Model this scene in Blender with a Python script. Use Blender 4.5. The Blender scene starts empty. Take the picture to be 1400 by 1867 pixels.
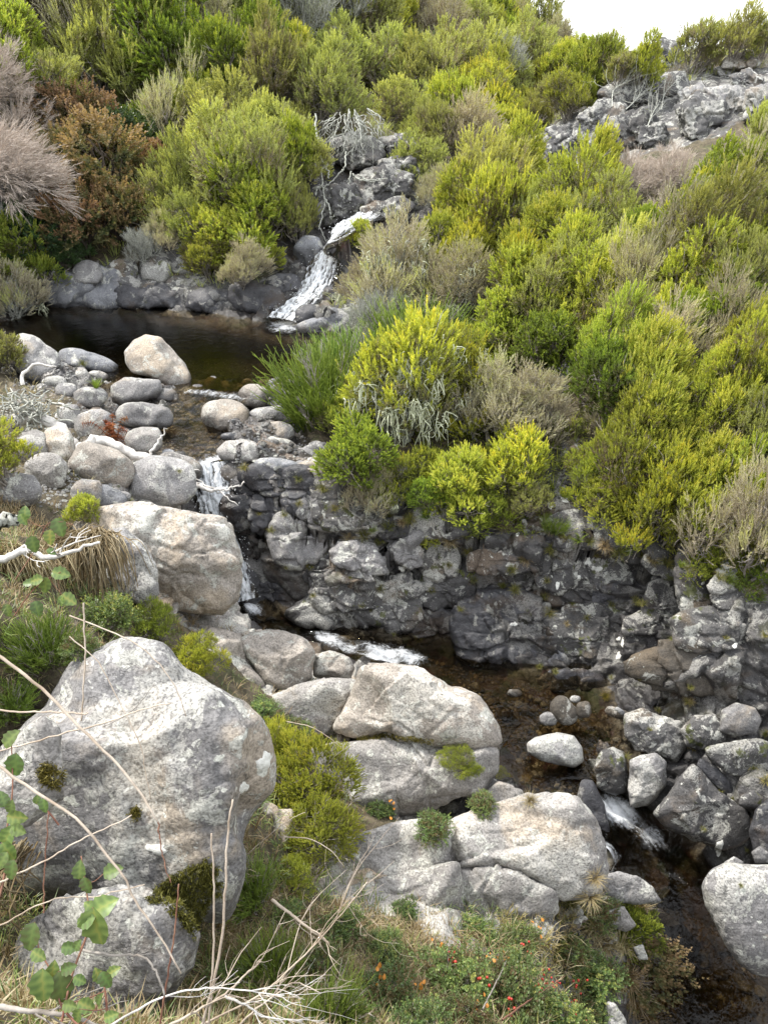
import bpy, math, random
import numpy as np
from math import radians, sin, cos, pi
from mathutils import Vector, Matrix

rng = np.random.default_rng(7)
random.seed(7)
scene = bpy.context.scene
col = scene.collection

# ------------------------------------------------------------------ camera
W0, H0, F = 1400.0, 1867.0, 1285.0
PITCH = radians(32.0)
CAMZ = 8.0
cam_d = bpy.data.cameras.new('camera')
cam_d.sensor_fit = 'VERTICAL'
cam_d.sensor_height = 24.0
cam_d.lens = 24.0 * F / H0
cam_d.clip_start = 0.05
cam_d.clip_end = 2000.0
cam = bpy.data.objects.new('camera', cam_d)
cam.location = (0, 0, CAMZ)
cam.rotation_euler = (pi / 2 - PITCH, 0, 0)
col.objects.link(cam)
scene.camera = cam

# ------------------------------------------------------------------ sky + sun
SUN_EL, SUN_AZ = radians(56.0), radians(-62.0)      # azimuth from +Y, clockwise
world = bpy.data.worlds.new('World')
scene.world = world
world.use_nodes = True
wn = world.node_tree
bg = wn.nodes['Background']
sky = wn.nodes.new('ShaderNodeTexSky')
sky.sky_type = 'NISHITA'
sky.sun_disc = False
sky.sun_elevation = SUN_EL
sky.sun_rotation = SUN_AZ
sky.dust_density = 3.0
sky.air_density = 1.0
# thin high cloud whitens the sky everywhere
hz = wn.nodes.new('ShaderNodeMix'); hz.data_type = 'RGBA'
hz.inputs[0].default_value = 0.72
hz.inputs[7].default_value = (9.8, 10.0, 10.3, 1)
wn.links.new(sky.outputs[0], hz.inputs[6])
wn.links.new(hz.outputs[2], bg.inputs[0])
bg.inputs[1].default_value = 0.15
sun_d = bpy.data.lights.new('sun', 'SUN')
sun_d.energy = 3.1
sun_d.angle = radians(4.0)
sun_d.color = (1.0, 0.955, 0.88)
sun = bpy.data.objects.new('sun', sun_d)
sdir = Vector((sin(SUN_AZ) * cos(SUN_EL), cos(SUN_AZ) * cos(SUN_EL), sin(SUN_EL)))
sun.rotation_euler = sdir.to_track_quat('Z', 'Y').to_euler()
sun.location = sdir * 60
col.objects.link(sun)
scene.view_settings.view_transform = 'Standard'
scene.view_settings.look = 'None'
scene.view_settings.gamma = 1.0
scene.view_settings.exposure = 0.93
scene.view_settings.use_curve_mapping = False
scene.render.film_transparent = False
scene.cycles.max_bounces = 7
scene.cycles.diffuse_bounces = 3
scene.cycles.glossy_bounces = 3
scene.cycles.transmission_bounces = 4
scene.cycles.transparent_max_bounces = 10
scene.cycles.caustics_reflective = False
scene.cycles.caustics_refractive = False
scene.cycles.use_denoising = True

# ------------------------------------------------------------------ pixel -> world rays
RIGHT = np.array([1.0, 0, 0])
FWD = np.array([0, cos(PITCH), -sin(PITCH)])
UPV = np.array([0, sin(PITCH), cos(PITCH)])
CAM = np.array([0, 0, CAMZ])
def ray(px, py):
    return FWD + (px - 700.0) / F * RIGHT + (933.5 - py) / F * UPV
def Pt(px, py, t):
    return CAM + ray(px, py) * t
def Pz(px, py, z):                       # z relative to the eye
    d = ray(px, py)
    return CAM + d * (z / d[2])
def pix(p):
    q = np.asarray(p) - CAM
    t = q @ FWD
    return 700 + F * (q @ RIGHT) / t, 933.5 - F * (q @ UPV) / t, t

# ------------------------------------------------------------------ noise (vectorised)
def _h(ix, iy, iz, s):
    n = (ix.astype(np.int64) * 374761393 + iy.astype(np.int64) * 668265263 + iz.astype(np.int64) * 2147483647 + s * 974634777) & 0xffffffff
    n = ((n ^ (n >> 13)) * 1274126177) & 0xffffffff
    n = ((n ^ (n >> 15)) * 2246822519) & 0xffffffff
    return (n ^ (n >> 16)) & 0xffffffff
def _r(ix, iy, iz, s):
    return _h(ix, iy, iz, s) / 4294967295.0
def vnoise(P, s=0):
    P = np.asarray(P, float); i = np.floor(P); f = P - i; i = i.astype(np.int64)
    u = f * f * f * (f * (f * 6 - 15) + 10)
    out = 0
    for dx in (0, 1):
        wx = u[:, 0] if dx else 1 - u[:, 0]
        for dy in (0, 1):
            wy = u[:, 1] if dy else 1 - u[:, 1]
            for dz in (0, 1):
                wz = u[:, 2] if dz else 1 - u[:, 2]
                h = _h(i[:, 0] + dx, i[:, 1] + dy, i[:, 2] + dz, s)
                gx = (h & 1023) / 511.5 - 1; gy = ((h >> 10) & 1023) / 511.5 - 1; gz = ((h >> 20) & 1023) / 511.5 - 1
                out = out + wx * wy * wz * (gx * (f[:, 0] - dx) + gy * (f[:, 1] - dy) + gz * (f[:, 2] - dz))
    return out * 1.2
def fbm(P, octaves=4, s=0, gain=0.5):
    P = np.asarray(P, float); a = 1.0; o = 0
    for k in range(octaves):
        o = o + a * vnoise(P * 2.03 ** k + 17.3 * k, s + k); a *= gain
    return o
def worley(P, s=0):
    P = np.asarray(P, float); i = np.floor(P).astype(np.int64)
    n = len(P); f1 = np.full(n, 9.0); f2 = np.full(n, 9.0); rid = np.zeros(n); tx = np.zeros((n, 3))
    for dx in (-1, 0, 1):
        for dy in (-1, 0, 1):
            for dz in (-1, 0, 1):
                c = i + (dx, dy, dz)
                q = np.stack([_r(c[:, 0], c[:, 1], c[:, 2], s + k) for k in (1, 2, 3)], 1)
                v = P - (c + q)
                d = np.sqrt((v * v).sum(1))
                m = d < f1
                f2 = np.where(m, f1, np.minimum(f2, d))
                f1 = np.where(m, d, f1)
                if m.any():
                    rid[m] = _r(c[m, 0], c[m, 1], c[m, 2], s + 9)
                    tx[m] = v[m]
    return f1, f2, rid, tx
def sstep(a, b, x):
    t = np.clip((x - a) / (b - a), 0, 1)
    return t * t * (3 - 2 * t)
def nrm(v):
    v = np.asarray(v, float)
    return v / np.maximum(np.linalg.norm(v, axis=-1, keepdims=True), 1e-9)

# ------------------------------------------------------------------ mesh helpers
def make_mesh(name, V, faces, mats=(), fmat=None, smooth=True, attrs=None):
    """faces: list of (n,3) / (n,4) int arrays; attrs: {name: per-vertex float array}"""
    me = bpy.data.meshes.new(name)
    V = np.asarray(V, np.float32)
    if not isinstance(faces, (list, tuple)): faces = [faces]
    faces = [np.asarray(f, np.int32) for f in faces if len(f)]
    me.vertices.add(len(V)); me.vertices.foreach_set('co', V.ravel())
    nl = sum(f.size for f in faces); nf = sum(len(f) for f in faces)
    me.loops.add(nl); me.polygons.add(nf)
    me.loops.foreach_set('vertex_index', np.concatenate([f.ravel() for f in faces]))
    st = np.concatenate([np.full(len(f), f.shape[1], np.int32) for f in faces])
    me.polygons.foreach_set('loop_start', np.concatenate([[0], np.cumsum(st)[:-1]]).astype(np.int32))
    me.polygons.foreach_set('use_smooth', np.full(nf, smooth))
    for m in mats: me.materials.append(m)
    if fmat is not None: me.polygons.foreach_set('material_index', np.asarray(fmat, np.int32))
    for k, a in (attrs or {}).items():
        at = me.attributes.new(k, 'FLOAT', 'POINT')
        at.data.foreach_set('value', np.asarray(a, np.float32))
    me.update(calc_edges=True)
    return me
def link(name, me, parent=None, loc=None):
    o = bpy.data.objects.new(name, me)
    col.objects.link(o)
    if parent is not None: o.parent = parent
    if loc is not None: o.location = loc
    return o
def tag(o, label=None, cat=None, group=None, kind=None):
    if label: o['label'] = label
    if cat: o['category'] = cat
    if group: o['group'] = group
    if kind: o['kind'] = kind
    return o
def empty(name, loc=(0, 0, 0), rz=0.0):
    o = bpy.data.objects.new(name, None); o.empty_display_size = 0.1
    o.location = loc; o.rotation_euler = (0, 0, rz); col.objects.link(o)
    return o
class MB:
    """collects pieces of geometry into one mesh"""
    def __init__(s): s.V = []; s.T = []; s.Q = []; s.n = 0; s.A = []
    def add(s, V, T=None, Q=None, a=0.0):
        V = np.asarray(V, float)
        if T is not None and len(T): s.T.append(np.asarray(T) + s.n)
        if Q is not None and len(Q): s.Q.append(np.asarray(Q) + s.n)
        s.V.append(V); s.n += len(V)
        s.A.append(np.broadcast_to(np.asarray(a, float), (len(V),)))
    def tube(s, pts, r0, r1=None, sides=5, a=0.0, cap=True):
        pts = np.asarray(pts, float); n = len(pts)
        r = np.linspace(r0, r0 if r1 is None else r1, n) if np.isscalar(r0) else np.asarray(r0)
        tang = nrm(np.gradient(pts, axis=0))
        ref = np.array([0.31, 0.17, 0.93])
        if abs(tang[0] @ ref) > .9: ref = np.array([1.0, 0.1, 0])
        x = nrm(np.cross(tang, ref)); y = np.cross(tang, x)
        an = np.arange(sides) * 2 * pi / sides
        V = pts[:, None, :] + r[:, None, None] * (np.cos(an)[None, :, None] * x[:, None, :] + np.sin(an)[None, :, None] * y[:, None, :])
        V = V.reshape(-1, 3)
        i = np.arange(n - 1)[:, None] * sides; k = np.arange(sides)[None, :]; k2 = (k + 1) % sides
        Q = np.stack([i + k, i + k2, i + sides + k2, i + sides + k], -1).reshape(-1, 4)
        T = None
        if cap:
            V = np.vstack([V, pts[-1] + tang[-1] * r[-1] * .6])
            e = (n - 1) * sides; kk = np.arange(sides)
            T = np.stack([e + kk, e + (kk + 1) % sides, np.full(sides, len(V) - 1)], 1)
        s.add(V, T, Q, a)
    def mesh(s, name, mats=(), smooth=True):
        return make_mesh(name, np.vstack(s.V), [np.vstack(x) for x in (s.T, s.Q) if x], mats, None, smooth, {'tone': np.concatenate(s.A)})
    def obj(s, name, mat, parent=None, loc=None, smooth=True):
        return link(name, s.mesh(name, [mat], smooth), parent, loc)
def curve_pts(P, n=24, wob=0.0, rg=None):
    """Catmull-Rom through P"""
    P = np.asarray(P, float)
    if len(P) == 2: P = np.vstack([P[0], (P[0] + P[1]) / 2, P[1]])
    Q = np.vstack([2 * P[0] - P[1], P, 2 * P[-1] - P[-2]])
    t = np.linspace(0, len(P) - 1 - 1e-6, n); i = t.astype(int); f = (t - i)[:, None]
    a, b, c, d = Q[i], Q[i + 1], Q[i + 2], Q[i + 3]
    R = .5 * (2 * b + (c - a) * f + (2 * a - 5 * b + 4 * c - d) * f * f + (3 * b - a - 3 * c + d) * f ** 3)
    if wob and rg is not None:
        w = rg.normal(0, wob, R.shape); w[0] = 0
        R = R + w
    return R

# ------------------------------------------------------------------ terrain height
CT = """
30 650 12.5;-60 560 13.5;100 850 8.7;250 930 8.3;60 760 10.2;330 1060 7.8;160 1030 7.0;50 1000 5.95;-80 1000 5.3
100 1160 4.6;-100 1200 3.6;300 1330 4.4;180 1480 4.1;450 1420 5.6;380 1700 4.2;150 1700 3.5;-100 1500 3.5;30 1580 4.0;-150 1800 1.9;60 1850 2.9;500 1820 3.7;300 1867 3.4
850 1790 4.7;1000 1700 5.7;850 1600 6.1;700 1420 7.2;560 1250 7.9;430 1170 8.1;640 1640 5.4;750 1867 4.0;1000 1867 4.9;1090 1760 5.9
960 1500 7.0;880 1300 8.3;620 1190 8.95
1300 1300 7.85;1400 1300 7.8;1500 1350 7.4;1250 1420 7.4;1400 1450 7.1;1500 1550 6.9;1460 1750 6.6;1180 1300 8.3;1100 1250 8.7;1420 1867 6.1
1400 1080 7.75;1300 1060 8.15;1150 980 9.0;1000 940 9.3;850 930 9.45;700 920 9.5;600 880 9.5;500 880 9.5;560 820 10.2;600 1020 9.35;540 1100 9.5;800 1120 9.05;950 1120 8.85;1100 1120 8.62;1250 1180 8.02;1400 1190 7.8
640 790 10.6;700 700 11.8;850 720 11.2;1000 750 10.3;1040 800 9.9;1150 800 9.6;1300 800 8.9;1400 850 8.5;1480 1000 8.0;1250 950 8.7
650 620 13.6;800 600 12.9;900 400 15.6;750 480 14.4;1000 560 12.6;1100 480 13.3;1250 480 11.9;1400 420 11.0;1400 650 9.6;1200 680 10.5;1550 700 8.8;1550 400 10.4;1350 320 12.6;1450 300 12.2
640 540 14.6;1000 300 19.5;870 290 22;1100 290 18.5;1250 290 16.5;1400 270 15.0
1030 235 19.7;1150 170 20.5;1280 150 20.5;1400 150 19;1500 150 17;1200 105 22.5;1400 95 24;1270 95 26;1150 120 30;1500 60 24
300 470 16.3;100 480 15.8;450 500 16.0;520 520 15.8;180 500 16;300 380 17.3;300 220 19.3;300 20 22;300 -200 26;500 200 20;500 0 25;500 -200 30;100 200 18;100 0 20;100 -200 23
-50 300 14;-100 480 13;-200 200 14;-150 -100 16;-60 420 13.8;40 540 14.0;-250 600 11;-250 850 8
600 420 16.6;640 330 18.1;720 330 18.0;560 330 17.8;540 420 16.6;640 240 18.7;590 262 18.5;700 252 18.8;640 195 21;760 300 18.6;760 400 16.6;580 480 16.1
850 190 29;850 100 36;700 200 24;700 100 32;700 0 38;850 0 48;925 15 55;1000 130 44;1000 200 33;1060 90 64;1150 100 70;1080 120 58;960 80 52;780 270 21;700 -200 50;950 220 27
"""
pts = []
for tok in CT.replace('\n', ';').split(';'):
    v = tok.split()
    if len(v) == 3: pts.append(Pt(float(v[0]), float(v[1]), float(v[2])))
# beyond what the camera sees: the near bank, the slopes out of frame and the far side of the ridge
EXTRA = [(-1.2, .2, -1.75), (0, 0, -1.65), (1.2, .2, -2.2), (0, -3, -1.2), (-4, 0, -1.4), (-9, 2, .2), (-14, 9, 1.5), (3, -2, -4.5), (4.5, 1.5, -7.4), (7, -1, -7.0), (5.2, -6, -7.9),
         (8.5, 4, -4.2), (9, 8, -2.0), (13, 4, .5), (14, 12, 1.0), (18, 20, 1.5), (26, 32, 3), (30, 10, 6), (0, -20, 1), (-25, -10, 6), (25, -20, 4), (-30, 30, 14), (-20, 45, 16), (-16, 70, 20),
         (45, 120, 1.0), (80, 90, 2), (20, 140, 0), (0, 110, 8), (-40, 130, 22), (60, 40, 6), (70, 160, -6), (-70, 60, 28), (0, -70, 6), (90, -20, 12), (-90, -30, 26), (-100, 120, 34), (110, 110, 4)]
pts += [np.array(e) + CAM for e in EXTRA]
pts = np.array(pts)
def _phi(d, e): return np.sqrt(d * d + e * e)
_k = 1.0 / (1.0 + .03 * np.hypot(pts[:, 0], pts[:, 1]))
EPS = .25
_A = _phi(np.linalg.norm(pts[:, None, :2] - pts[None, :, :2], axis=2), EPS) - np.eye(len(pts)) * .02
_Pm = np.c_[np.ones(len(pts)), pts[:, :2]]
_M = np.block([[_A, _Pm], [_Pm.T, np.zeros((3, 3))]])
_w = np.linalg.solve(_M, np.r_[pts[:, 2], 0, 0, 0])
def rbf(x, y):
    x = np.asarray(x, float).ravel(); y = np.asarray(y, float).ravel(); out = np.empty(len(x))
    for a in range(0, len(x), 40000):
        X = x[a:a + 40000]; Y = y[a:a + 40000]
        d = np.hypot(X[:, None] - pts[None, :, 0], Y[:, None] - pts[None, :, 1])
        out[a:a + 40000] = _phi(d, EPS) @ _w[:-3] + _w[-3] + _w[-2] * X + _w[-1] * Y
    return out
# water: pool level, outlet stream, lower stream (all relative to the eye)
ZP = -4.5 + CAMZ
POOL = np.array([Pz(x, y, -4.5)[:2] for x, y in ((20, 590), (70, 562), (180, 562), (300, 566), (400, 573), (480, 588), (545, 602), (625, 612), (640, 640), (600, 672), (540, 692), (470, 694), (400, 690), (345, 690), (290, 700), (230, 690), (150, 672), (70, 650), (25, 620))])
def poly_sd(x, y, poly):
    """signed distance, negative inside"""
    d = np.full(len(x), 1e9); ins = np.zeros(len(x), bool); n = len(poly)
    for i in range(n):
        a, b = poly[i], poly[(i + 1) % n]
        e = b - a; wx = x - a[0]; wy = y - a[1]
        t = np.clip((wx * e[0] + wy * e[1]) / (e @ e), 0, 1)
        d = np.minimum(d, np.hypot(wx - t * e[0], wy - t * e[1]))
        c = (a[1] > y) != (b[1] > y)
        with np.errstate(divide='ignore', invalid='ignore'):
            xi = (b[0] - a[0]) * (y - a[1]) / (b[1] - a[1]) + a[0]
        ins ^= c & (x < xi)
    return np.where(ins, -d, d)
def wpath(rows): return np.array([list(Pz(px, py, z)) + [hw, dep] for px, py, z, hw, dep in rows])
OUTLET = wpath([(430, 690, -4.5, .7, .25), (385, 720, -4.52, .45, .18), (345, 760, -4.58, .6, .2), (355, 800, -4.6, .6, .18), (388, 842, -4.64, .3, .14)])
FALL = wpath([(386, 846, -4.66, .27, .1), (392, 895, -4.95, .28, .1), (402, 950, -5.3, .18, .1), (429, 1020, -5.85, .12, .12), (448, 1095, -6.3, .16, .15)])
LOWER = wpath([(446, 1098, -6.32, .3, .2), (500, 1135, -6.4, .3, .2), (590, 1165, -6.46, .28, .2), (700, 1188, -6.5, .3, .2), (790, 1200, -6.6, .45, .25), (890, 1255, -6.62, .6, .28), (990, 1300, -6.62, .9, .26),
               (1000, 1380, -6.64, .75, .24), (1010, 1435, -6.66, .5, .2), (1085, 1462, -6.72, .34, .16), (1150, 1510, -6.98, .40, .2), (1200, 1570, -7.1, .5, .4), (1240, 1650, -7.15, .6, .34), (1290, 1760, -7.2, .8, .42), (1330, 1867, -7.25, .9, .42), (1400, 2080, -7.35, 1.0, .6)])
SIDE = wpath([(1030, 1455, -6.68, .2, .15), (1066, 1520, -6.80, .18, .12), (1085, 1560, -7.04, .26, .14), (1170, 1588, -7.09, .3, .2)])
UPFALL = wpath([(680, 395, -2.9, .4, .12), (625, 425, -3.0, .3, .1), (600, 470, -3.5, .4, .12), (575, 530, -4.1, .45, .15), (545, 560, -4.3, .4, .2), (515, 590, -4.48, .5, .3)])
def path_near(x, y, path):
    d = np.full(len(x), 1e9); zw = np.zeros(len(x)); hw = np.ones(len(x)); dp = np.ones(len(x))
    for a, b in zip(path[:-1], path[1:]):
        e = b[:2] - a[:2]
        t = np.clip(((x - a[0]) * e[0] + (y - a[1]) * e[1]) / (e @ e + 1e-9), 0, 1)
        dd = np.hypot(x - a[0] - t * e[0], y - a[1] - t * e[1])
        m = dd < d
        d = np.where(m, dd, d)
        for arr, k in ((zw, 2), (hw, 3), (dp, 4)):
            arr[m] = (a[k] + t * (b[k] - a[k]))[m]
    return d, zw, hw, dp
def ground(x, y):
    x = np.atleast_1d(np.asarray(x, float)); y = np.atleast_1d(np.asarray(y, float))
    z = rbf(x, y)
    for path in (UPFALL, OUTLET, FALL, LOWER, SIDE):
        d, zw, hw, dp = path_near(x, y, path)
        zc = zw + dp * ((d / hw) ** 2 - 1)
        z = np.where(d < 2.2 * hw, np.minimum(z, zc), z)
        # never lower than the bed inside the channel
        z = np.where(d < hw, np.maximum(z, zc - .05), z)
    sd = poly_sd(x, y, POOL)
    zb = ZP - .75 * sstep(0.0, 1.6, -sd) - .05
    z = np.where(sd < 0, np.minimum(z, zb), z)
    z = np.where((sd < .5) & (sd >= 0), np.minimum(z, ZP + .5 * sd - .03 + 2.0 * sstep(.25, .5, sd)), z)
    return z
_TS = np.concatenate([np.linspace(.7, 12, 340), np.linspace(12.06, 40, 260), np.linspace(40.4, 150, 160)])
def hit(px, py, tmin=0.0):
    """distance along the ray where it meets the bare ground"""
    d = ray(px, py); T = _TS[_TS > tmin]
    P = CAM + T[:, None] * d
    g = P[:, 2] - ground(P[:, 0], P[:, 1])
    k = np.where(g < 0)[0]
    if not len(k): return None
    k = k[0]
    if k == 0: return T[0]
    a, b = T[k - 1], T[k]; ga, gb = g[k - 1], g[k]
    return a + (b - a) * ga / (ga - gb)

# ------------------------------------------------------------------ materials
class NT:
    def __init__(s, name):
        s.m = bpy.data.materials.new(name); s.m.use_nodes = True; s.t = s.m.node_tree; s.t.nodes.clear()
        s.out = s.n('ShaderNodeOutputMaterial')
    def n(s, ty, **kw):
        nd = s.t.nodes.new(ty)
        for k, v in kw.items(): setattr(nd, k, v)
        return nd
    def l(s, a, b): s.t.links.new(a, b)
    def val(s, sock, v):
        if hasattr(v, 'is_output'): s.l(v, sock)
        else: sock.default_value = v
    def noise(s, vec, scale, detail=4, rough=.55, dist=0.0):
        nd = s.n('ShaderNodeTexNoise'); s.l(vec, nd.inputs['Vector'])
        nd.inputs['Scale'].default_value = scale; nd.inputs['Detail'].default_value = detail
        nd.inputs['Roughness'].default_value = rough; nd.inputs['Distortion'].default_value = dist
        return nd.outputs['Fac']
    def vor(s, vec, scale, feature='F1', rnd=1.0):
        nd = s.n('ShaderNodeTexVoronoi', feature=feature); s.l(vec, nd.inputs['Vector'])
        nd.inputs['Scale'].default_value = scale; nd.inputs['Randomness'].default_value = rnd
        return nd
    def ramp(s, fac, stops):
        nd = s.n('ShaderNodeValToRGB'); s.l(fac, nd.inputs[0]); e = nd.color_ramp.elements
        while len(e) > 1: e.remove(e[-1])
        for i, (p, c) in enumerate(stops):
            x = e[0] if i == 0 else e.new(p)
            x.position = p; x.color = (*c, 1) if len(c) == 3 else c
        return nd.outputs[0]
    def rng(s, v, a, b, lo=0.0, hi=1.0, smooth=True):
        nd = s.n('ShaderNodeMapRange'); nd.interpolation_type = 'SMOOTHSTEP' if smooth else 'LINEAR'
        s.val(nd.inputs[0], v); nd.inputs[1].default_value = a; nd.inputs[2].default_value = b
        nd.inputs[3].default_value = lo; nd.inputs[4].default_value = hi
        return nd.outputs[0]
    def math(s, op, a, b=0.0, c=0.0):
        nd = s.n('ShaderNodeMath', operation=op); s.val(nd.inputs[0], a); s.val(nd.inputs[1], b); s.val(nd.inputs[2], c)
        return nd.outputs[0]
    def mix(s, f, a, b, blend='MIX'):
        nd = s.n('ShaderNodeMix', data_type='RGBA', blend_type=blend)
        s.val(nd.inputs[0], f)
        for k, v in ((6, a), (7, b)):
            if isinstance(v, tuple): v = (*v, 1) if len(v) == 3 else v
            s.val(nd.inputs[k], v)
        return nd.outputs[2]
    def vadd(s, a, b, op='ADD'):
        nd = s.n('ShaderNodeVectorMath', operation=op); s.l(a, nd.inputs[0])
        s.val(nd.inputs[1], b)
        return nd.outputs[0]
    def vscale(s, a, f):
        nd = s.n('ShaderNodeVectorMath', operation='SCALE'); s.l(a, nd.inputs[0]); s.val(nd.inputs[3], f)
        return nd.outputs[0]
    def attr(s, name):
        return s.n('ShaderNodeAttribute', attribute_name=name).outputs['Fac']
    def rand(s): return s.n('ShaderNodeObjectInfo').outputs['Random']
    def bump(s, h, dist, strength=1.0, nin=None):
        nd = s.n('ShaderNodeBump'); s.l(h, nd.inputs['Height']); nd.inputs['Distance'].default_value = dist
        nd.inputs['Strength'].default_value = strength
        if nin: s.l(nin, nd.inputs['Normal'])
        return nd.outputs[0]
    def principled(s, colr, rough=.8, spec=.3, normal=None):
        p = s.n('ShaderNodeBsdfPrincipled')
        s.val(p.inputs['Base Color'], (*colr, 1) if isinstance(colr, tuple) and len(colr) == 3 else colr)
        s.val(p.inputs['Roughness'], rough); s.val(p.inputs['Specular IOR Level'], spec)
        if normal: s.l(normal, p.inputs['Normal'])
        s.l(p.outputs[0], s.out.inputs[0])
        return p

def rock_colour(t, vec, dark, light, tan, tan_amt, lichen, spot, warm=.0, blob=0.0):
    """returns colour, height"""
    wob = t.n('ShaderNodeTexNoise'); t.l(vec, wob.inputs['Vector']); wob.inputs['Scale'].default_value = 3.0; wob.inputs['Detail'].default_value = 5
    off = t.vscale(t.vadd(wob.outputs['Color'], (.5, .5, .5), 'SUBTRACT'), .45)
    wv = t.vadd(vec, off)
    n1 = t.noise(vec, 2.3, 10, .62)
    n2 = t.noise(vec, 9.0, 8, .65)
    n3 = t.noise(vec, 60.0, 4, .6)
    mid = tuple((a + b) * .5 for a, b in zip(dark, light))
    c = t.ramp(n1, [(.26, dark), (.5, mid), (.74, light)])
    c = t.mix(t.rng(n2, .35, .7, 0, .45), c, light)
    if tan_amt > 0:
        tn = t.noise(vec, 1.25, 6, .6, .4)
        c = t.mix(t.rng(tn, .62 - .25 * tan_amt, .72 - .2 * tan_amt, 0, .8), c, tan)
    # lichen crust, patchy at several sizes, and rounded rosettes
    la = t.noise(wv, 4.2, 9, .68, .3)
    lm = t.math('MULTIPLY', t.rng(la, .60 - .1 * lichen, .63 - .1 * lichen), t.rng(n2, .3, .5, .45, 1.0))
    c = t.mix(t.math('MULTIPLY', lm, .8), c, (.50, .50, .45))
    lb = t.noise(t.vadd(wv, (7.3, 1.1, 4.7)), 1.5, 8, .66, .5)
    lbm = t.math('MULTIPLY', t.rng(lb, .585 - .09 * lichen, .60 - .09 * lichen), t.rng(n3, .32, .5, .3, 1.0))
    c = t.mix(t.math('MULTIPLY', lbm, .45), c, (.56, .55, .50))
    v = t.vor(wv, 9.0)
    rs = t.math('SUBTRACT', t.math('MULTIPLY', v.outputs['Color'], .55), .40 - .22 * spot)   # size from cell colour
    sm = t.rng(t.math('SUBTRACT', rs, v.outputs['Distance']), -.03, .02)
    c = t.mix(t.math('MULTIPLY', sm, .85), c, (.58, .59, .53))
    v2 = t.vor(wv, 22.0)
    s2 = t.rng(t.math('SUBTRACT', t.math('SUBTRACT', t.math('MULTIPLY', v2.outputs['Color'], .5), .36 - .18 * spot), v2.outputs['Distance']), -.03, .02)
    c = t.mix(t.math('MULTIPLY', s2, .7), c, (.60, .60, .55))
    sp = t.math('MULTIPLY', t.rng(n3, .3, .62, .55, 1.12), t.rng(n2, .25, .45, .75, 1.0))
    c = t.mix(1.0, c, sp, 'MULTIPLY')
    if blob > 0:
        vb = t.vor(wv, 2.6); vs = t.math('SUBTRACT', t.math('MULTIPLY', vb.outputs['Color'], .42), .42 - .22 * blob)
        c = t.mix(t.math('MULTIPLY', t.rng(t.math('SUBTRACT', vs, vb.outputs['Distance']), -.02, .02), t.rng(n2, .3, .42)), c, (.74, .74, .70))
    # black crust
    bk = t.noise(wv, 6.5, 9, .7)
    c = t.mix(t.rng(bk, .60, .70, 0, .65), c, (.035, .035, .033))
    ve = t.vor(t.vadd(vec, t.vscale(off, 3.2)), 2.4, 'DISTANCE_TO_EDGE')
    cr = t.rng(ve.outputs[0], .0, .022, 1, 0)
    cr = t.math('MULTIPLY', cr, t.rng(n1, .52, .68))
    c = t.mix(t.math('MULTIPLY', cr, .12), c, (.05, .047, .044))
    h = t.math('ADD', t.math('MULTIPLY', n1, .6), t.math('MULTIPLY', n2, .28))
    h = t.math('ADD', h, t.math('MULTIPLY', n3, .05))
    h = t.math('SUBTRACT', h, t.math('MULTIPLY', cr, .06))
    h = t.math('ADD', h, t.math('MULTIPLY', lm, .03))
    return c, h, n2

def rock_mat(name, dark, light, tan=(.42, .33, .23), tan_amt=0.0, lichen=.5, spot=.4, wet=0.0, moss=0.0, blob=0.0):
    t = NT(name)
    tc = t.n('ShaderNodeTexCoord').outputs['Object']
    oi = t.n('ShaderNodeObjectInfo')
    vec = t.vadd(tc, t.vscale(oi.outputs['Location'], 1.37))
    c, h, n2 = rock_colour(t, vec, dark, light, tan, tan_amt, lichen, spot, 0, blob)
    c = t.mix(1.0, c, t.rng(oi.outputs['Random'], 0, 1, .82, 1.15, False), 'MULTIPLY')
    if moss > 0:
        g = t.n('ShaderNodeNewGeometry')
        mz = t.noise(vec, 3.1, 8, .7, .2)
        c = t.mix(t.rng(mz, .66 - .2 * moss, .70 - .2 * moss, 0, .85), c, (.075, .085, .02))
    w = t.attr('wet')
    w = t.math('MAXIMUM', t.math('MULTIPLY', w, t.rng(n2, .2, .5, .7, 1.0)), wet)
    c = t.mix(w, c, t.mix(1.0, c, (.30, .29, .29), 'MULTIPLY'))
    r = t.rng(w, 0, 1, .88, .26, False)
    p = t.principled(c, r, .35, t.bump(h, .09, .9))
    return t.m

ROCK = {
    'pale': rock_mat('pale_rock', (.15, .143, .138), (.36, .342, .32), (.40, .34, .27), .3, .5, .5),
    'tan': rock_mat('tan_rock', (.18, .165, .148), (.39, .35, .305), (.43, .36, .28), .4, .45, .45),
    'grey': rock_mat('grey_rock', (.11, .108, .11), (.31, .30, .292), (.35, .30, .24), .3, .42, .4),
    'lichen': rock_mat('lichened_rock', (.12, .117, .118), (.27, .262, .258), (.40, .34, .265), .35, .48, 1.0),
    'white': rock_mat('white_topped_rock', (.25, .245, .24), (.52, .505, .49), (.48, .44, .37), .1, 1.0, .6),
    'dark': rock_mat('dark_rock', (.038, .036, .036), (.125, .121, .119), (.14, .105, .075), .35, .42, .45, .14, .3, .35),
    'darklich': rock_mat('dark_lichened_rock', (.040, .038, .038), (.152, .148, .144), (.17, .135, .095), .3, .55, .65, .10, .4, .75),
    'outcrop': rock_mat('outcrop_rock', (.045, .044, .045), (.14, .137, .135), (.17, .14, .11), .25, .5, .4),
    'wet': rock_mat('wet_rock', (.04, .041, .046), (.16, .16, .172), (.11, .08, .055), .35, .2, .15, .62, .15),
    'slate': rock_mat('blue_grey_rock', (.10, .105, .115), (.29, .295, .31), (.25, .22, .18), .2, .4, .2, .1),
    'brown': rock_mat('brown_bed_rock', (.05, .044, .036), (.16, .14, .115), (.18, .14, .095), .4, .1, .0, .25),
}

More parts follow.
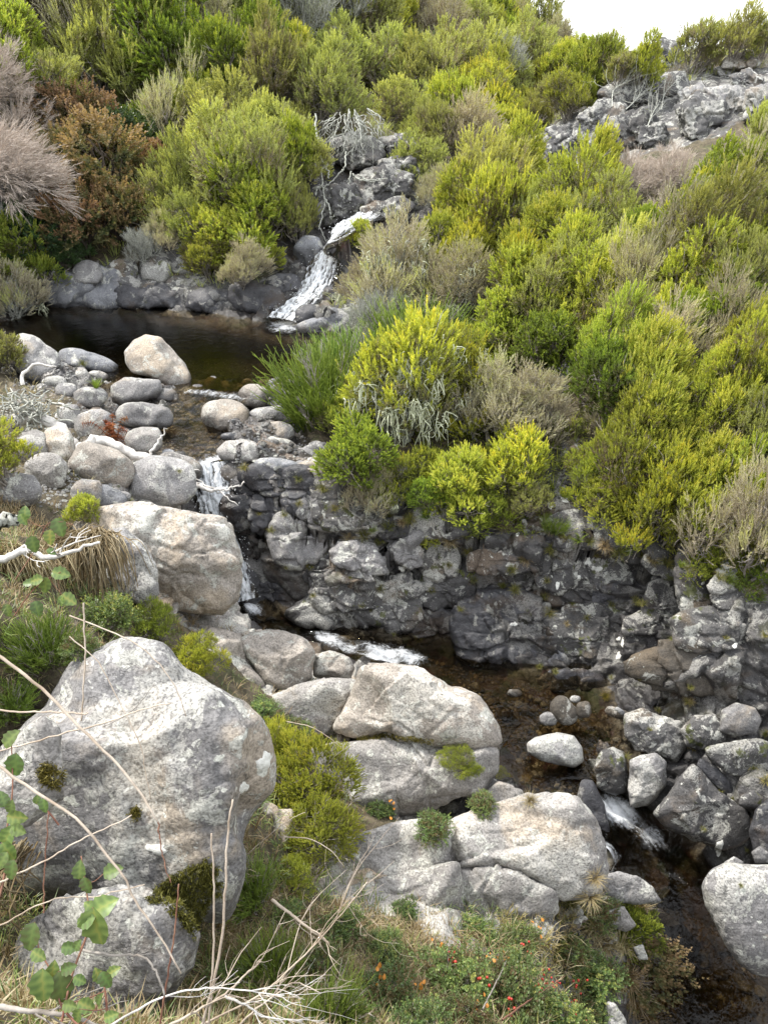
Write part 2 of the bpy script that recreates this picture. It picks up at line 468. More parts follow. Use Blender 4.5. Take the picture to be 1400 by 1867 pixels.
def ground_mat():
    t = NT('ground_surface')
    g = t.n('ShaderNodeNewGeometry'); pos = g.outputs['Position']
    c, h, n2 = rock_colour(t, pos, (.042, .04, .04), (.155, .151, .147), (.17, .13, .09), .35, .5, .45)
    cp, _, _ = rock_colour(t, pos, (.19, .18, .175), (.44, .41, .37), (.48, .37, .26), .5, .5, .4)
    pale = t.attr('pale')
    c = t.mix(pale, c, cp)
    ms = t.noise(pos, 2.6, 8, .7)
    c = t.mix(t.rng(ms, .55, .63, 0, .5), c, (.055, .058, .02))
    s1 = t.noise(pos, 7, 8, .7); s2 = t.noise(pos, 40, 5, .65)
    soil = t.ramp(s1, [(.3, (.03, .024, .017)), (.5, (.075, .06, .04)), (.68, (.16, .13, .085))])
    soil = t.mix(t.rng(s2, .45, .7, 0, .6), soil, (.13, .12, .06))
    soil = t.mix(t.rng(t.noise(pos, 3.3, 6, .6), .52, .62, 0, .6), soil, (.05, .062, .02))
    rk = t.attr('rock')
    rk = t.rng(t.math('ADD', rk, t.math('MULTIPLY', t.math('SUBTRACT', s1, .5), .9)), .4, .6)
    col_ = t.mix(rk, soil, c)
    bed = t.attr('bed')
    b1 = t.vor(pos, 5.0); b2 = t.noise(pos, 6, 6, .6)
    bc = t.ramp(b2, [(.3, (.03, .027, .019)), (.5, (.078, .068, .047)), (.7, (.16, .138, .10))])
    bc = t.mix(.5, bc, t.mix(1.0, bc, b1.outputs['Color'], 'MULTIPLY'))
    col_ = t.mix(bed, col_, bc)
    w = t.attr('wet')
    col_ = t.mix(w, col_, t.mix(1.0, col_, (.36, .35, .36), 'MULTIPLY'))
    t.principled(col_, t.rng(w, 0, 1, .9, .28, False), .35, t.bump(t.math('ADD', h, t.math('MULTIPLY', s2, .1)), .10, .9))
    return t.m

def leaf_mat(name, stops, trans=.35, rough=.55, vary=.25, spec=.25):
    t = NT(name)
    tone = t.attr('tone'); r = t.rand()
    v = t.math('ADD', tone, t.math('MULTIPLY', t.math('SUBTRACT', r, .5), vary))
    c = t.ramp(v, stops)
    hs = t.n('ShaderNodeHueSaturation'); t.l(c, hs.inputs['Color'])
    r2 = t.math('FRACT', t.math('MULTIPLY', r, 17.31))
    t.l(t.rng(r2, 0, 1, .485, .515, False), hs.inputs['Hue']); t.l(t.rng(t.math('FRACT', t.math('MULTIPLY', r, 7.77)), 0, 1, .8, 1.2, False), hs.inputs['Value'])
    c = hs.outputs[0]
    p = t.n('ShaderNodeBsdfPrincipled'); t.l(c, p.inputs['Base Color']); p.inputs['Roughness'].default_value = rough; p.inputs['Specular IOR Level'].default_value = spec
    tr = t.n('ShaderNodeBsdfTranslucent'); t.l(t.mix(1.0, c, (1.25, 1.2, .6), 'MULTIPLY'), tr.inputs[0])
    mx = t.n('ShaderNodeMixShader'); mx.inputs[0].default_value = trans
    t.l(p.outputs[0], mx.inputs[1]); t.l(tr.outputs[0], mx.inputs[2]); t.l(mx.outputs[0], t.out.inputs[0])
    return t.m
def bark_mat(name, a, b, scale=14.0, rough=.85):
    t = NT(name)
    tc = t.n('ShaderNodeTexCoord').outputs['Object']
    n = t.noise(tc, scale, 6, .65)
    c = t.ramp(n, [(.35, a), (.62, b)])
    t.principled(c, rough, .2, t.bump(n, .01, .6))
    return t.m
G = {
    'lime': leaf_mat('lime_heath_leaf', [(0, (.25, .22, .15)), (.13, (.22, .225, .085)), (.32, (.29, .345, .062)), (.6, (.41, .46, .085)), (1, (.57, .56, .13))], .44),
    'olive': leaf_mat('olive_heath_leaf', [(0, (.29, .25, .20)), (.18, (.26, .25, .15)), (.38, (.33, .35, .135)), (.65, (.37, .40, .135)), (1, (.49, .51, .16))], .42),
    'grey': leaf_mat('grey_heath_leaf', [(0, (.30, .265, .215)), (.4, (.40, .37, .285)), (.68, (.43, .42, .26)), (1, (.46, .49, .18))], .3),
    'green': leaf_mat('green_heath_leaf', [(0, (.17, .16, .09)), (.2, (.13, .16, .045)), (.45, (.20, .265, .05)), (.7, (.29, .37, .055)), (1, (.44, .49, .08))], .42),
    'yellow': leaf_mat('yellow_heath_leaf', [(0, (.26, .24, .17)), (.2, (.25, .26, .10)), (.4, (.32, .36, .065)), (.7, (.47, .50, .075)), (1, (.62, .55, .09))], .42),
    'pink': bark_mat('pale_dead_twig', (.40, .335, .285), (.64, .56, .49)),
    'broom': leaf_mat('broom_stem_green', [(0, (.08, .10, .03)), (.4, (.15, .23, .04)), (1, (.29, .39, .06))], .3),
    'redleaf': leaf_mat('rusty_leaf', [(0, (.07, .085, .035)), (.35, (.17, .155, .07)), (.6, (.25, .165, .09)), (1, (.37, .25, .155))], .35),
    'darkleaf': leaf_mat('dark_leaf', [(0, (0.027, 0.0525, 0.018)), (.5, (0.0525, 0.0975, 0.03)), (1, (0.1125, 0.18, 0.06))], .2, .35, .25, .5),
    'bramble': leaf_mat('bramble_leaf', [(0, (.17, .12, .055)), (.2, (.11, .13, .05)), (.5, (.12, .185, .06)), (.78, (.19, .265, .08)), (1, (.33, .34, .10))], .35, .4, .3, .4),
    'straw': leaf_mat('straw_blade', [(0, (.14, .10, .05)), (.5, (.32, .25, .13)), (1, (.48, .42, .27))], .3),
    'sedge': leaf_mat('sedge_blade', [(0, (.08, .085, .02)), (.5, (.16, .17, .04)), (1, (.36, .29, .10))], .3),
    'twig': bark_mat('grey_twig', (.16, .14, .12), (.36, .33, .295)),
    'bark': bark_mat('brown_bark', (.045, .035, .028), (.14, .115, .095)),
    'bleached': bark_mat('bleached_wood', (.42, .39, .36), (.70, .68, .64), 9),
    'cane': bark_mat('dry_cane', (.30, .235, .175), (.52, .45, .37), 9),
    'redcane': bark_mat('reddish_cane', (.16, .07, .05), (.27, .15, .10), 9),
    'usnea': bark_mat('beard_lichen', (.42, .45, .30), (.62, .64, .47), 20),
    'lichtwig': bark_mat('lichened_twig', (.20, .20, .175), (.50, .51, .45), 16),
    'fern': leaf_mat('dead_fern_frond', [(0, (.16, .05, .018)), (1, (.36, .13, .045))], .3),
    'hip': None,
}
def flat_mat(name, c, rough=.5, spec=.4):
    t = NT(name); oi = t.rand()
    t.principled(t.mix(t.rng(oi, 0, 1, 0, 1, False), tuple(x * .8 for x in c), tuple(min(1, x * 1.15) for x in c)), rough, spec)
    return t.m
G['hip'] = flat_mat('red_berry', (.42, .035, .025), .3, .6)
G['black'] = flat_mat('black_berry', (.012, .01, .02), .3, .6)

def water_mat():
    t = NT('stream_water')
    pos = t.n('ShaderNodeNewGeometry').outputs['Position']
    fl = t.attr('flow')
    r1 = t.noise(pos, 5.0, 3, .5, .6); r2 = t.noise(pos, 22.0, 3, .55, .5)
    hgt = t.math('ADD', t.math('MULTIPLY', r1, .7), t.math('MULTIPLY', r2, .3))
    bp = t.n('ShaderNodeBump'); t.l(hgt, bp.inputs['Height']); bp.inputs['Distance'].default_value = .05
    t.l(t.rng(fl, 0, 1, .05, .9, False), bp.inputs['Strength'])
    dep = t.attr('depth')
    tint = t.ramp(dep, [(0, (.92, .86, .74)), (.15, (.70, .61, .45)), (.35, (.36, .29, .18)), (.6, (.08, .067, .042)), (1, (.022, .020, .013))])
    tr = t.n('ShaderNodeBsdfTransparent'); t.l(tint, tr.inputs[0])
    gl = t.n('ShaderNodeBsdfGlossy'); gl.inputs['Roughness'].default_value = .035; t.l(bp.outputs[0], gl.inputs['Normal'])
    fr = t.n('ShaderNodeFresnel'); fr.inputs[0].default_value = 1.33; t.l(bp.outputs[0], fr.inputs['Normal'])
    mx = t.n('ShaderNodeMixShader'); t.l(fr.outputs[0], mx.inputs[0]); t.l(tr.outputs[0], mx.inputs[1]); t.l(gl.outputs[0], mx.inputs[2])
    # foam where the water is broken
    fm = t.attr('foam')
    sv = t.n('ShaderNodeMapping'); t.l(t.n('ShaderNodeAttribute', attribute_name='uvw').outputs['Vector'], sv.inputs[0])
    f1 = t.noise(sv.outputs[0], 9.0, 7, .72, .5); f2 = t.noise(pos, 26, 4, .7, .5)
    fa = t.math('ADD', t.math('MULTIPLY', f1, .65), t.math('MULTIPLY', f2, .35))
    fm2 = t.rng(t.math('ADD', fa, t.math('SUBTRACT', fm, 1.0)), -.12, .26)
    fb = t.n('ShaderNodeBsdfPrincipled'); fb.inputs['Base Color'].default_value = (.82, .85, .88, 1); fb.inputs['Roughness'].default_value = .45
    fb.inputs['Subsurface Weight'].default_value = 0.0
    t.l(t.bump(fa, .06, .9), fb.inputs['Normal'])
    m2 = t.n('ShaderNodeMixShader'); t.l(fm2, m2.inputs[0]); t.l(mx.outputs[0], m2.inputs[1]); t.l(fb.outputs[0], m2.inputs[2])
    t.l(m2.outputs[0], t.out.inputs[0])
    return t.m
WATER = water_mat()
SPRAY = flat_mat('white_spray', (.85, .88, .9), .3)

_cs = {}
def joints(P, freq, seed, w=.10, warp=.10):
    """displacement of rock broken along three sets of joint planes: each block sits a little in or out, grooves between"""
    rg = np.random.default_rng(seed)
    N = [nrm(np.array([.25, .95, .2]) + rg.normal(0, .12, 3)), nrm(np.array([.9, -.2, .35]) + rg.normal(0, .15, 3)), nrm(np.array([-.2, .15, 1.0]) + rg.normal(0, .12, 3))]
    W = np.stack([fbm(P * freq * .8, 3, seed % 50 + k) for k in range(3)], 1) * warp
    ids = []; e = np.ones(len(P)); tl = 0
    for k, n in enumerate(N):
        f = freq * (1.0, .75, 1.25)[k]
        c = P @ n * f + W[:, k] + rg.uniform(0, 9)
        if k: c = c + .5 * (ids[0] % 2)
        i = np.floor(c); ids.append(i); d = np.minimum(c - i, 1 - (c - i)); e = np.minimum(e, sstep(0, w, d))
    h = _r(ids[0].astype(np.int64), ids[1].astype(np.int64), ids[2].astype(np.int64), seed)
    h2 = _r(ids[0].astype(np.int64), ids[1].astype(np.int64) + 7, ids[2].astype(np.int64) + 3, seed + 5)
    keep = (h2 > .35)                      # some joints stay closed
    return (h - .5) * (.35 + .65 * e) - .38 * (1 - e) * keep

# ------------------------------------------------------------------ ground sheet (polar grid, finest where the stream banks are)
def build_ground():
    rr = np.concatenate([np.geomspace(.25, 3.4, 64)[:-1], np.linspace(3.4, 6.9, 140)[:-1], np.linspace(6.9, 9.7, 260)[:-1], np.linspace(9.7, 22, 120)[:-1], np.geomspace(22, 190, 64)])
    az = np.concatenate([np.linspace(-pi, -.80, 30)[:-1], np.linspace(-.80, .84, 440)[:-1], np.linspace(.84, pi, 30)[:-1]])
    nr, na = len(rr), len(az)
    R, A = np.meshgrid(rr, az, indexing='ij')
    x = (R * np.sin(A)).ravel(); y = (R * np.cos(A)).ravel()
    z = ground(x, y)
    V = np.stack([x, y, z], 1)
    # base normals from the grid
    def gridn(V):
        G3 = V.reshape(nr, na, 3)
        dr = np.gradient(G3, axis=0); da = np.roll(G3, -1, 1) - np.roll(G3, 1, 1)
        n = np.cross(da, dr).reshape(-1, 3)
        n = nrm(n); n[n[:, 2] < 0] *= -1
        return n
    N = gridn(V)
    dl = np.full(len(x), 1e9); wz = np.full(len(x), -1e9)
    for path in (UPFALL, OUTLET, FALL, LOWER, SIDE):
        d, zw, hw, dp = path_near(x, y, path)
        m = d - hw < dl
        dl = np.where(m, d - hw, dl); wz = np.where(m, zw, wz)
    sd = poly_sd(x, y, POOL)
    wz = np.where(sd < dl, ZP, wz); dl = np.minimum(dl, sd)
    slope = 1 - N[:, 2]
    nz = fbm(V * .7, 3, 5)
    px, py, pt = pix(V.T.copy().T) if False else (None, None, None)
    near = sstep(6.6, 5.6, y) * sstep(1.6, .6, x - .35 * (5 - y))
    rock = np.maximum((1 - .9 * near) * sstep(.12, .32, slope + .1 * nz) * sstep(26, 20, np.hypot(x, y)) * sstep(4.0, 1.6, dl), sstep(1.5, .5, dl + .4 * nz))
    near = sstep(6.6, 5.6, y) * sstep(1.6, .6, x - .35 * (5 - y))

    # the outcrop up on the right and the cliff behind the upper fall
    for (qx, qy, qt, rad) in ((1150, 180, 20, 3.2), (1300, 170, 19.5, 3.2), (1400, 150, 19, 3.2), (1060, 240, 19.5, 2.2), (1220, 230, 18.5, 2.4), (660, 340, 17.8, 2.0), (740, 340, 17.8, 1.6), (1180, 1100, 8.5, 2.0), (1330, 1180, 8.0, 2.0), (850, 1000, 9.2, 1.6), (1340, 1400, 7.4, 1.8), (1030, 900, 9.3, 1.1), (850, 1560, 6.1, 1.0), (720, 1330, 7.1, 1.1), (520, 1200, 7.7, .9), (340, 1040, 7.6, .9), (640, 1600, 5.9, .7)):
        c = Pt(qx, qy, qt)
        rock = np.maximum(rock, sstep(rad, rad * .6, np.hypot(x - c[0], y - c[1]) + .5 * nz))
    pale = sstep(.5, -.8, x + .35 * (y - 6)) * sstep(11.5, 9.5, y + .8 * nz) * (sstep(.0, .35, dl) * .8 + .2)
    bed = sstep(.08, -.12, dl)
    hgt = z - wz
    wet = np.where(dl < 1.2, sstep(.45, .05, hgt + .12 * nz), 0)
    wall = sstep(-.4, .3, x + .1 * (7 - y)) * sstep(13.5, 10, y) * sstep(3.6, 6, np.hypot(x, y))
    wet = np.maximum(wet, wall * sstep(2.4, .6, hgt + .9 * nz) * .85 * sstep(3, 1.5, dl))
    wet = np.maximum(wet, sstep(.9, .1, np.hypot(x + 1.6, y - 8.2) - .6) * .8)
    # rocky relief: tilted blocks parted by cracks, then finer noise
    Q = V + .25 * np.stack([fbm(V * 1.3, 3, 21), fbm(V * 1.3, 3, 22), fbm(V * 1.3, 3, 23)], 1)
    far = np.hypot(x, y)
    disp = np.zeros(len(x))
    for sc_, am in ((1.15, .26), (2.6, .08), (6.0, .03)):
        f1, f2, rid, tx = worley(Q * np.array([1, 1, 1.25]) * sc_, int(sc_ * 10))
        tilt = nrm(np.stack([np.sin(rid * 91), np.cos(rid * 57), np.sin(rid * 33)], 1))
        e = sstep(.0, .16, f2 - f1)
        steep = 1 - (.85 if sc_ > 3 else .3 if sc_ > 2 else .0) * sstep(.30, .55, slope)
        disp += steep * am * (((rid - .5) * .8 + (tx * tilt).sum(1) * .7) * e - .30 * (1 - e))
    disp += .05 * fbm(V * 5, 4, 31) * (1 - .6 * sstep(.3, .55, slope)) + .12 * sstep(.3, .55, slope) * fbm(V * 1.6, 4, 33)
    disp += .22 * joints(V, 1.5, 301) + .10 * joints(V, 3.7, 302)
    soft = .16 * fbm(V * .9, 4, 41) + .03 * fbm(V * 6, 3, 43)
    calm = sstep(-.35, .25, dl)
    amp = rock * (.12 + .88 * calm)
    amp *= np.clip(far / 5, .25, 1) * (1 - sstep(14, 19, far) * .55)
    D = amp * disp + (1 - rock) * soft * np.clip(far / 4, .3, 1) * calm + .04 * bed * fbm(V * 4, 3, 51)
    V2 = V + N * D[:, None]
    q = np.arange(nr - 1)[:, None] * na; k = np.arange(na)[None, :]; k2 = (k + 1) % na
    Qd = np.stack([q + k, q + k2, q + na + k2, q + na + k], -1).reshape(-1, 4)[:, ::-1]
    V2 = np.vstack([V2, [[0, 0, float(ground(0, 0)[0])]]])
    kk = np.arange(na); T = np.stack([kk, (kk + 1) % na, np.full(na, len(V2) - 1)], 1)[:, ::-1]
    ex = lambda a: np.r_[a, 0.0]
    me = make_mesh('ground', V2, [Qd, T], [ground_mat()], None, True, {'rock': ex(rock), 'pale': ex(pale), 'bed': ex(bed), 'wet': ex(np.clip(wet, 0, 1))})
    o = link('ground', me); tag(o, kind='structure')
    return o
build_ground()

# ------------------------------------------------------------------ water
def water_obj(name, V, Q, foam, flow, uvw, label=None):
    V = np.asarray(V); g = ground(V[:, 0], V[:, 1])
    dep = np.clip((V[:, 2] - g) / 1.0, 0, 1)
    me = make_mesh(name, V, [Q], [WATER], None, True, {'foam': foam, 'flow': flow, 'depth': dep})
    at = me.attributes.new('uvw', 'FLOAT_VECTOR', 'POINT'); at.data.foreach_set('vector', np.asarray(uvw, np.float32).ravel())
    o = link(name, me); tag(o, kind='structure')
    return o
def build_pool():
    mn = POOL.min(0) - .5; mx = POOL.max(0) + .5
    nx, ny = 90, 60
    X, Y = np.meshgrid(np.linspace(mn[0], mx[0], nx), np.linspace(mn[1], mx[1], ny), indexing='ij')
    x = X.ravel(); y = Y.ravel()
    V = np.stack([x, y, np.full(len(x), ZP)], 1)
    i = np.arange(nx - 1)[:, None] * ny; j = np.arange(ny - 1)[None, :]
    Q = np.stack([i + j, i + ny + j, i + ny + j + 1, i + j + 1], -1).reshape(-1, 4)
    sd = poly_sd(x, y, POOL)
    keep = (sd[Q] < .45).any(1)
    c = Pz(525, 592, -4.5)
    dd = np.hypot(x - c[0], (y - c[1]) * .8)
    foam = .60 * sstep(1.1, .0, dd)
    water_obj('pool_water', V, Q[keep], foam, .16 + .8 * sstep(2.5, .2, dd), V * 1.0)
build_pool()
def build_stream(name, path, n, m, foamf, widen=1.25, z0=0.0, rough=0.0, flow=.7):
    P = curve_pts(path, n)
    c = P[:, :3]; tg = np.gradient(c, axis=0); s = np.r_[0, np.cumsum(np.linalg.norm(np.diff(c, axis=0), axis=1))]
    side = nrm(np.stack([tg[:, 1], -tg[:, 0], np.zeros(n)], 1))
    u = np.linspace(-1, 1, m)
    V = c[:, None, :] + side[:, None, :] * (u[None, :, None] * P[:, 3][:, None, None] * widen)
    S = np.repeat(s[:, None], m, 1); U = np.repeat(u[None, :], n, 0) * P[:, 3][:, None]
    V = V.reshape(-1, 3)
    uvw = np.stack([U.ravel() * 2.4, S.ravel() * .55, V[:, 2] * .2], 1)
    foam, ru = foamf(S.ravel() / s[-1], np.repeat(u[None, :], n, 0).ravel(), V)
    st = np.stack([U.ravel() * 7, S.ravel() * 2.2, np.zeros(len(V))], 1)
    bmp = fbm(st, 4, 61)
    V[:, 2] += z0 + ru * bmp
    i = np.arange(n - 1)[:, None] * m; j = np.arange(m - 1)[None, :]
    Q = np.stack([i + j, i + j + 1, i + m + j + 1, i + m + j], -1).reshape(-1, 4)
    water_obj(name, V, Q, foam, np.clip(flow + foam, 0, 1), uvw)
def f_lower(s, u, V):
    px, py, _ = pix_many(V)
    f = np.zeros(len(V))
    def spot(x, y, rx, ry, a, rot=0.0):
        dx = px - x; dy = py - y; c_, s_ = cos(rot), sin(rot)
        X = (dx * c_ + dy * s_) / rx; Y = (-dx * s_ + dy * c_) / ry
        return a * .80 * sstep(1.15, .0, np.hypot(X, Y))
    for a in ((600, 1165, 60, 26, .8, .3), (690, 1190, 70, 26, .85, .15), (750, 1196, 50, 22, .8, .1), (1125, 1478, 85, 46, 1.0, .6), (1185, 1525, 80, 44, .72, .7), (1090, 1560, 70, 45, 1.0, .2), (1075, 1530, 40, 40, .8, 0), (1270, 1690, 60, 26, .42, .9), (1230, 1600, 90, 30, .42, .9), (460, 1110, 40, 30, .8, .2)):
        f = np.maximum(f, spot(*a))
    strip = sstep(560, 600, px) * sstep(800, 760, px) * sstep(.75, .1, np.abs(u)) * sstep(1150, 1160, py) * (.8 + .5 * fbm(V * 2.5, 3, 91))
    f = np.maximum(f, .60 * strip)
    return f, .012 + .14 * sstep(.2, .6, f)
def pix_many(V):
    q = V - CAM; t = q @ FWD
    return 700 + F * (q @ RIGHT) / t, 933.5 - F * (q @ UPV) / t, t
build_stream('stream_water', LOWER, 260, 40, f_lower, 1.5)
build_stream('stream_water', SIDE, 70, 22, f_lower, 1.6)
build_stream('outlet_water', OUTLET, 80, 24, lambda s, u, V: (np.maximum(.5 * sstep(.14, 0.0, np.abs(s - .22)), .6 * sstep(.85, 1, s)), .012 + 0 * s), 1.35, .0, flow=.4)
# white falls: a sheet broken into strands, bulging away from the rock, with beads of spray
def build_fall(name, path, n, m, label, widen, seed, bulge=.10, drops=900, base_foam=.66):
    rg = np.random.default_rng(seed)
    P = curve_pts(path, n, .0); c = P[:, :3]
    tg = nrm(np.gradient(c, axis=0)); s = np.r_[0, np.cumsum(np.linalg.norm(np.diff(c, axis=0), axis=1))]
    side = nrm(np.stack([tg[:, 1], -tg[:, 0], np.zeros(n)], 1)); up = nrm(np.cross(side, tg)); up[up[:, 2] < 0] *= -1
    mb_v = []; mb_q = []; cnt = 0
    root = empty(name, c[-1]); tag(root, label, 'waterfall')
    base = Vector(c[-1])
    u = np.linspace(-1, 1, m)
    S = np.repeat(s[:, None], m, 1).ravel(); U = np.repeat(u[None, :], n, 0).ravel()
    HW = np.repeat(P[:, 3][:, None], m, 1).ravel() * widen
    st = np.stack([U * HW * 20, S * 1.5, np.full(len(S), seed * 1.0)], 1)
    rid = fbm(st, 4, seed); fine = fbm(st * np.array([1.6, 4.5, 1]), 3, seed + 3)
    V = (c[:, None, :] + side[:, None, :] * (u[None, :, None] * P[:, 3][:, None, None] * widen)).reshape(-1, 3)
    lift = .03 + bulge * (1 - U ** 2) + .05 * rid + .035 * fine
    V = V + np.repeat(up, m, 0) * lift[:, None] + np.repeat(side, m, 0) * (.05 * fine)[:, None]
    i = np.arange(n - 1)[:, None] * m; j = np.arange(m - 1)[None, :]
    Q = np.stack([i + j, i + j + 1, i + m + j + 1, i + m + j], -1).reshape(-1, 4)
    foam = np.clip((base_foam + .34 * rid + .24 * fine) - .35 * np.abs(U) ** 3, 0, 1.0)
    g = ground(V[:, 0], V[:, 1])
    me = make_mesh('water_sheet', V - np.array(base), [Q], [WATER], None, True, {'foam': foam, 'flow': np.ones(len(V)), 'depth': np.full(len(V), .05)})
    at = me.attributes.new('uvw', 'FLOAT_VECTOR', 'POINT'); at.data.foreach_set('vector', np.stack([U * HW * 4.5, S * .85, 0 * S], 1).astype(np.float32).ravel())
    link('water_sheet', me, root)
    # spray: small stretched beads thrown off the sheet
    k = rg.integers(0, n, drops); uu = rg.uniform(-1.15, 1.15, drops)
    C = c[k] + side[k] * (uu * P[k, 3] * widen)[:, None] + up[k] * np.abs(rg.normal(.10, .10, drops))[:, None] + rg.normal(0, .03, (drops, 3))
    ax = nrm(tg[k] + rg.normal(0, .35, (drops, 3))); r = rg.uniform(.003, .007, drops); L = r * rg.uniform(1.2, 4.5, drops)
    b1 = nrm(np.cross(ax, np.array([.3, .9, .2]))); b2 = np.cross(ax, b1)
    O = np.stack([C + ax * L[:, None], C + b1 * r[:, None], C + b2 * r[:, None], C - b1 * r[:, None], C - b2 * r[:, None], C - ax * L[:, None]], 1)
    f = np.array([[0, 1, 2], [0, 2, 3], [0, 3, 4], [0, 4, 1], [5, 2, 1], [5, 3, 2], [5, 4, 3], [5, 1, 4]])
    T = (np.arange(drops)[:, None, None] * 6 + f[None]).reshape(-1, 3)
    o = link('spray', make_mesh('spray', O.reshape(-1, 3) - np.array(base), [T], [SPRAY]), root); o['kind'] = 'stuff'
    return root
build_fall('waterfall', FALL, 150, 36, 'white cascade tumbling from the boulder dam down past the tan rock shelf', 1.1, 5, .06, 420)
build_fall('waterfall', UPFALL, 120, 40, 'upper white waterfall splashing into the far side of the dark pool', 1.0, 8, .10, 360, .60)

# ------------------------------------------------------------------ rocks
def cube_sphere(n):
    if n in _cs: return _cs[n]
    a = np.tan(np.linspace(-pi / 4, pi / 4, n + 1)); X, Y = np.meshgrid(a, a, indexing='ij'); o = np.ones_like(X)
    V = []; Q = []; b = 0
    for (p, q, r, s) in ((0, 1, 2, 1), (1, 0, 2, -1), (1, 2, 0, 1), (2, 1, 0, -1), (2, 0, 1, 1), (0, 2, 1, -1)):
        A = np.zeros((n + 1, n + 1, 3)); A[..., p] = X; A[..., q] = Y; A[..., r] = s * o
        V.append(nrm(A.reshape(-1, 3)))
        i = np.arange(n)[:, None] * (n + 1); j = np.arange(n)[None, :]
        Q.append(b + np.stack([i + j, i + n + 1 + j, i + n + 2 + j, i + j + 1], -1).reshape(-1, 4)); b += (n + 1) ** 2
    V = np.vstack(V); Q = np.vstack(Q)
    # weld
    key = np.round(V * 1e5).astype(np.int64)
    _, idx, inv = np.unique(key, axis=0, return_index=True, return_inverse=True)
    V = V[idx]; Q = inv.ravel()[Q]
    nn = np.cross(V[Q[:, 1]] - V[Q[:, 0]], V[Q[:, 2]] - V[Q[:, 0]])
    bad = (nn * V[Q].mean(1)).sum(1) < 0
    Q[bad] = Q[bad][:, ::-1]
    _cs[n] = (V, Q)
    return _cs[n]
def facets(u, rg, k, lo, hi):
    f = np.ones(len(u)) * 1.0
    for _ in range(k):
        nn = nrm(rg.normal(size=3)); h = rg.uniform(lo, hi)
        c = u @ nn
        f = np.minimum(f, np.where(c > .05, h / np.maximum(c, .05), 9))
    return f
def near_water(V):
    x, y = V[:, 0], V[:, 1]
    w = np.zeros(len(V))
    for path in (UPFALL, OUTLET, FALL, LOWER, SIDE):
        d, zw, hw, dp = path_near(x, y, path)
        w = np.maximum(w, sstep(.9, .5, d - hw) * sstep(.16, .03, V[:, 2] - zw))
    w = np.maximum(w, sstep(.9, .5, poly_sd(x, y, POOL)) * sstep(.14, .02, V[:, 2] - ZP))
    return w
def rock_shape(out, cx, cy, t, dr, seed, n, p=2.6, fac=9, flo=.86, fhi=1.02, rough=.05, crack=.0, cscale=1.6, strata=0.0, joint=0.0, jf=1.5, worldj=False):
    """out: polygon of photo pixels (closed). Returns world vertices, quads, centre."""
    rg = np.random.default_rng(seed)
    out = np.asarray(out, float)
    u, Q = cube_sphere(n)
    d = nrm(ray(cx, cy))
    # polar outline
    th = np.linspace(-pi, pi, 181)[:-1]; rad = np.zeros(180)
    a = out; b = np.roll(out, -1, 0)
    for i, tt in enumerate(th):
        e = np.array([cos(tt), sin(tt)])
        best = 0
        dv = b - a; w = a - (cx, cy)
        den = e[0] * dv[:, 1] - e[1] * dv[:, 0]
        with np.errstate(divide='ignore', invalid='ignore'):
            k = (w[:, 0] * dv[:, 1] - w[:, 1] * dv[:, 0]) / den
            m = (w[:, 0] * e[1] - w[:, 1] * e[0]) / den
        ok = (m >= -1e-6) & (m <= 1 + 1e-6) & (k > 0) & np.isfinite(k)
        rad[i] = k[ok].max() if ok.any() else 1
    ker = np.array([1, 3, 5, 3, 1]) / 13.0
    rad = np.convolve(np.r_[rad[-2:], rad, rad[:2]], ker, 'valid')
    Rm = rad.mean()
    # local frame: picture right, picture down -> up, view axis
    ang = np.arctan2(-u[:, 1], u[:, 0])
    ro = np.interp(ang, np.r_[th, pi], np.r_[rad, rad[0]])
    sphi = np.sqrt(u[:, 0] ** 2 + u[:, 1] ** 2); cphi = np.abs(u[:, 2])
    Rd = Rm * dr
    R = ((sphi / ro) ** p + (cphi / Rd) ** p) ** (-1.0 / p)
    f = facets(u * np.array([1, 1, 1]), rg, fac, flo, fhi)
    # keep the outline itself nearly uncut
    f = 1 + (f - 1) * (1 - .75 * sstep(.80, 1.0, sphi))
    R = R * f
    sc = t / F
    L = u * (R * sc)[:, None]
    size = Rm * sc
    so = rg.uniform(-50, 50, 3)
    q = L / max(size, 1e-6)
    keep = 1 - .40 * sstep(.85, 1.0, sphi)
    dd = rough * 1.5 * fbm(q * 1.7 + so, 5, seed % 97) + rough * .35 * fbm(L * 9 + so, 4, seed % 91)
    if crack > 0:
        qq = q + .22 * np.stack([fbm(q * 2 + so, 3, 71), fbm(q * 2 + so, 3, 72), fbm(q * 2 + so, 3, 73)], 1)
        f1, f2, rid, tx = worley(qq * cscale + so, seed % 89)
        e = sstep(0, .14, f2 - f1)
        dd += crack * ((rid - .5) * .5 * e - .5 * (1 - e))
        f1, f2, rid, tx = worley(qq * cscale * 2.7 + so, seed % 83)
        e = sstep(0, .16, f2 - f1)
        dd += crack * .35 * ((rid - .5) * .6 * e - .4 * (1 - e))
    C = CAM + ray(cx, cy) * t
    if joint > 0:
        if worldj:
            Wp = C + L[:, 0:1] * RIGHT + L[:, 1:2] * UPV - L[:, 2:3] * d
            dd += joint * (joints(Wp, 1.5, 301) + .45 * joints(Wp, 3.7, 302)) / max(size, .25)
        else:
            rot = nrm(rg.normal(size=(3, 3))); rot = np.linalg.qr(rot)[0]
            dd += joint * (joints(q @ rot + so, jf, seed) + .4 * joints(q @ rot + so, jf * 2.6, seed + 1))
    if strata > 0:
        band = q @ nrm(np.array([.15, 1, .2])) + .18 * fbm(q * 1.5 + so, 3, 77)
        fr = np.abs(((band * 2.3) % 1) - .5) * 2
        dd -= strata * sstep(.16, .0, fr)
    L = L + nrm(L) * (dd * size * keep)[:, None]
    C = CAM + ray(cx, cy) * t
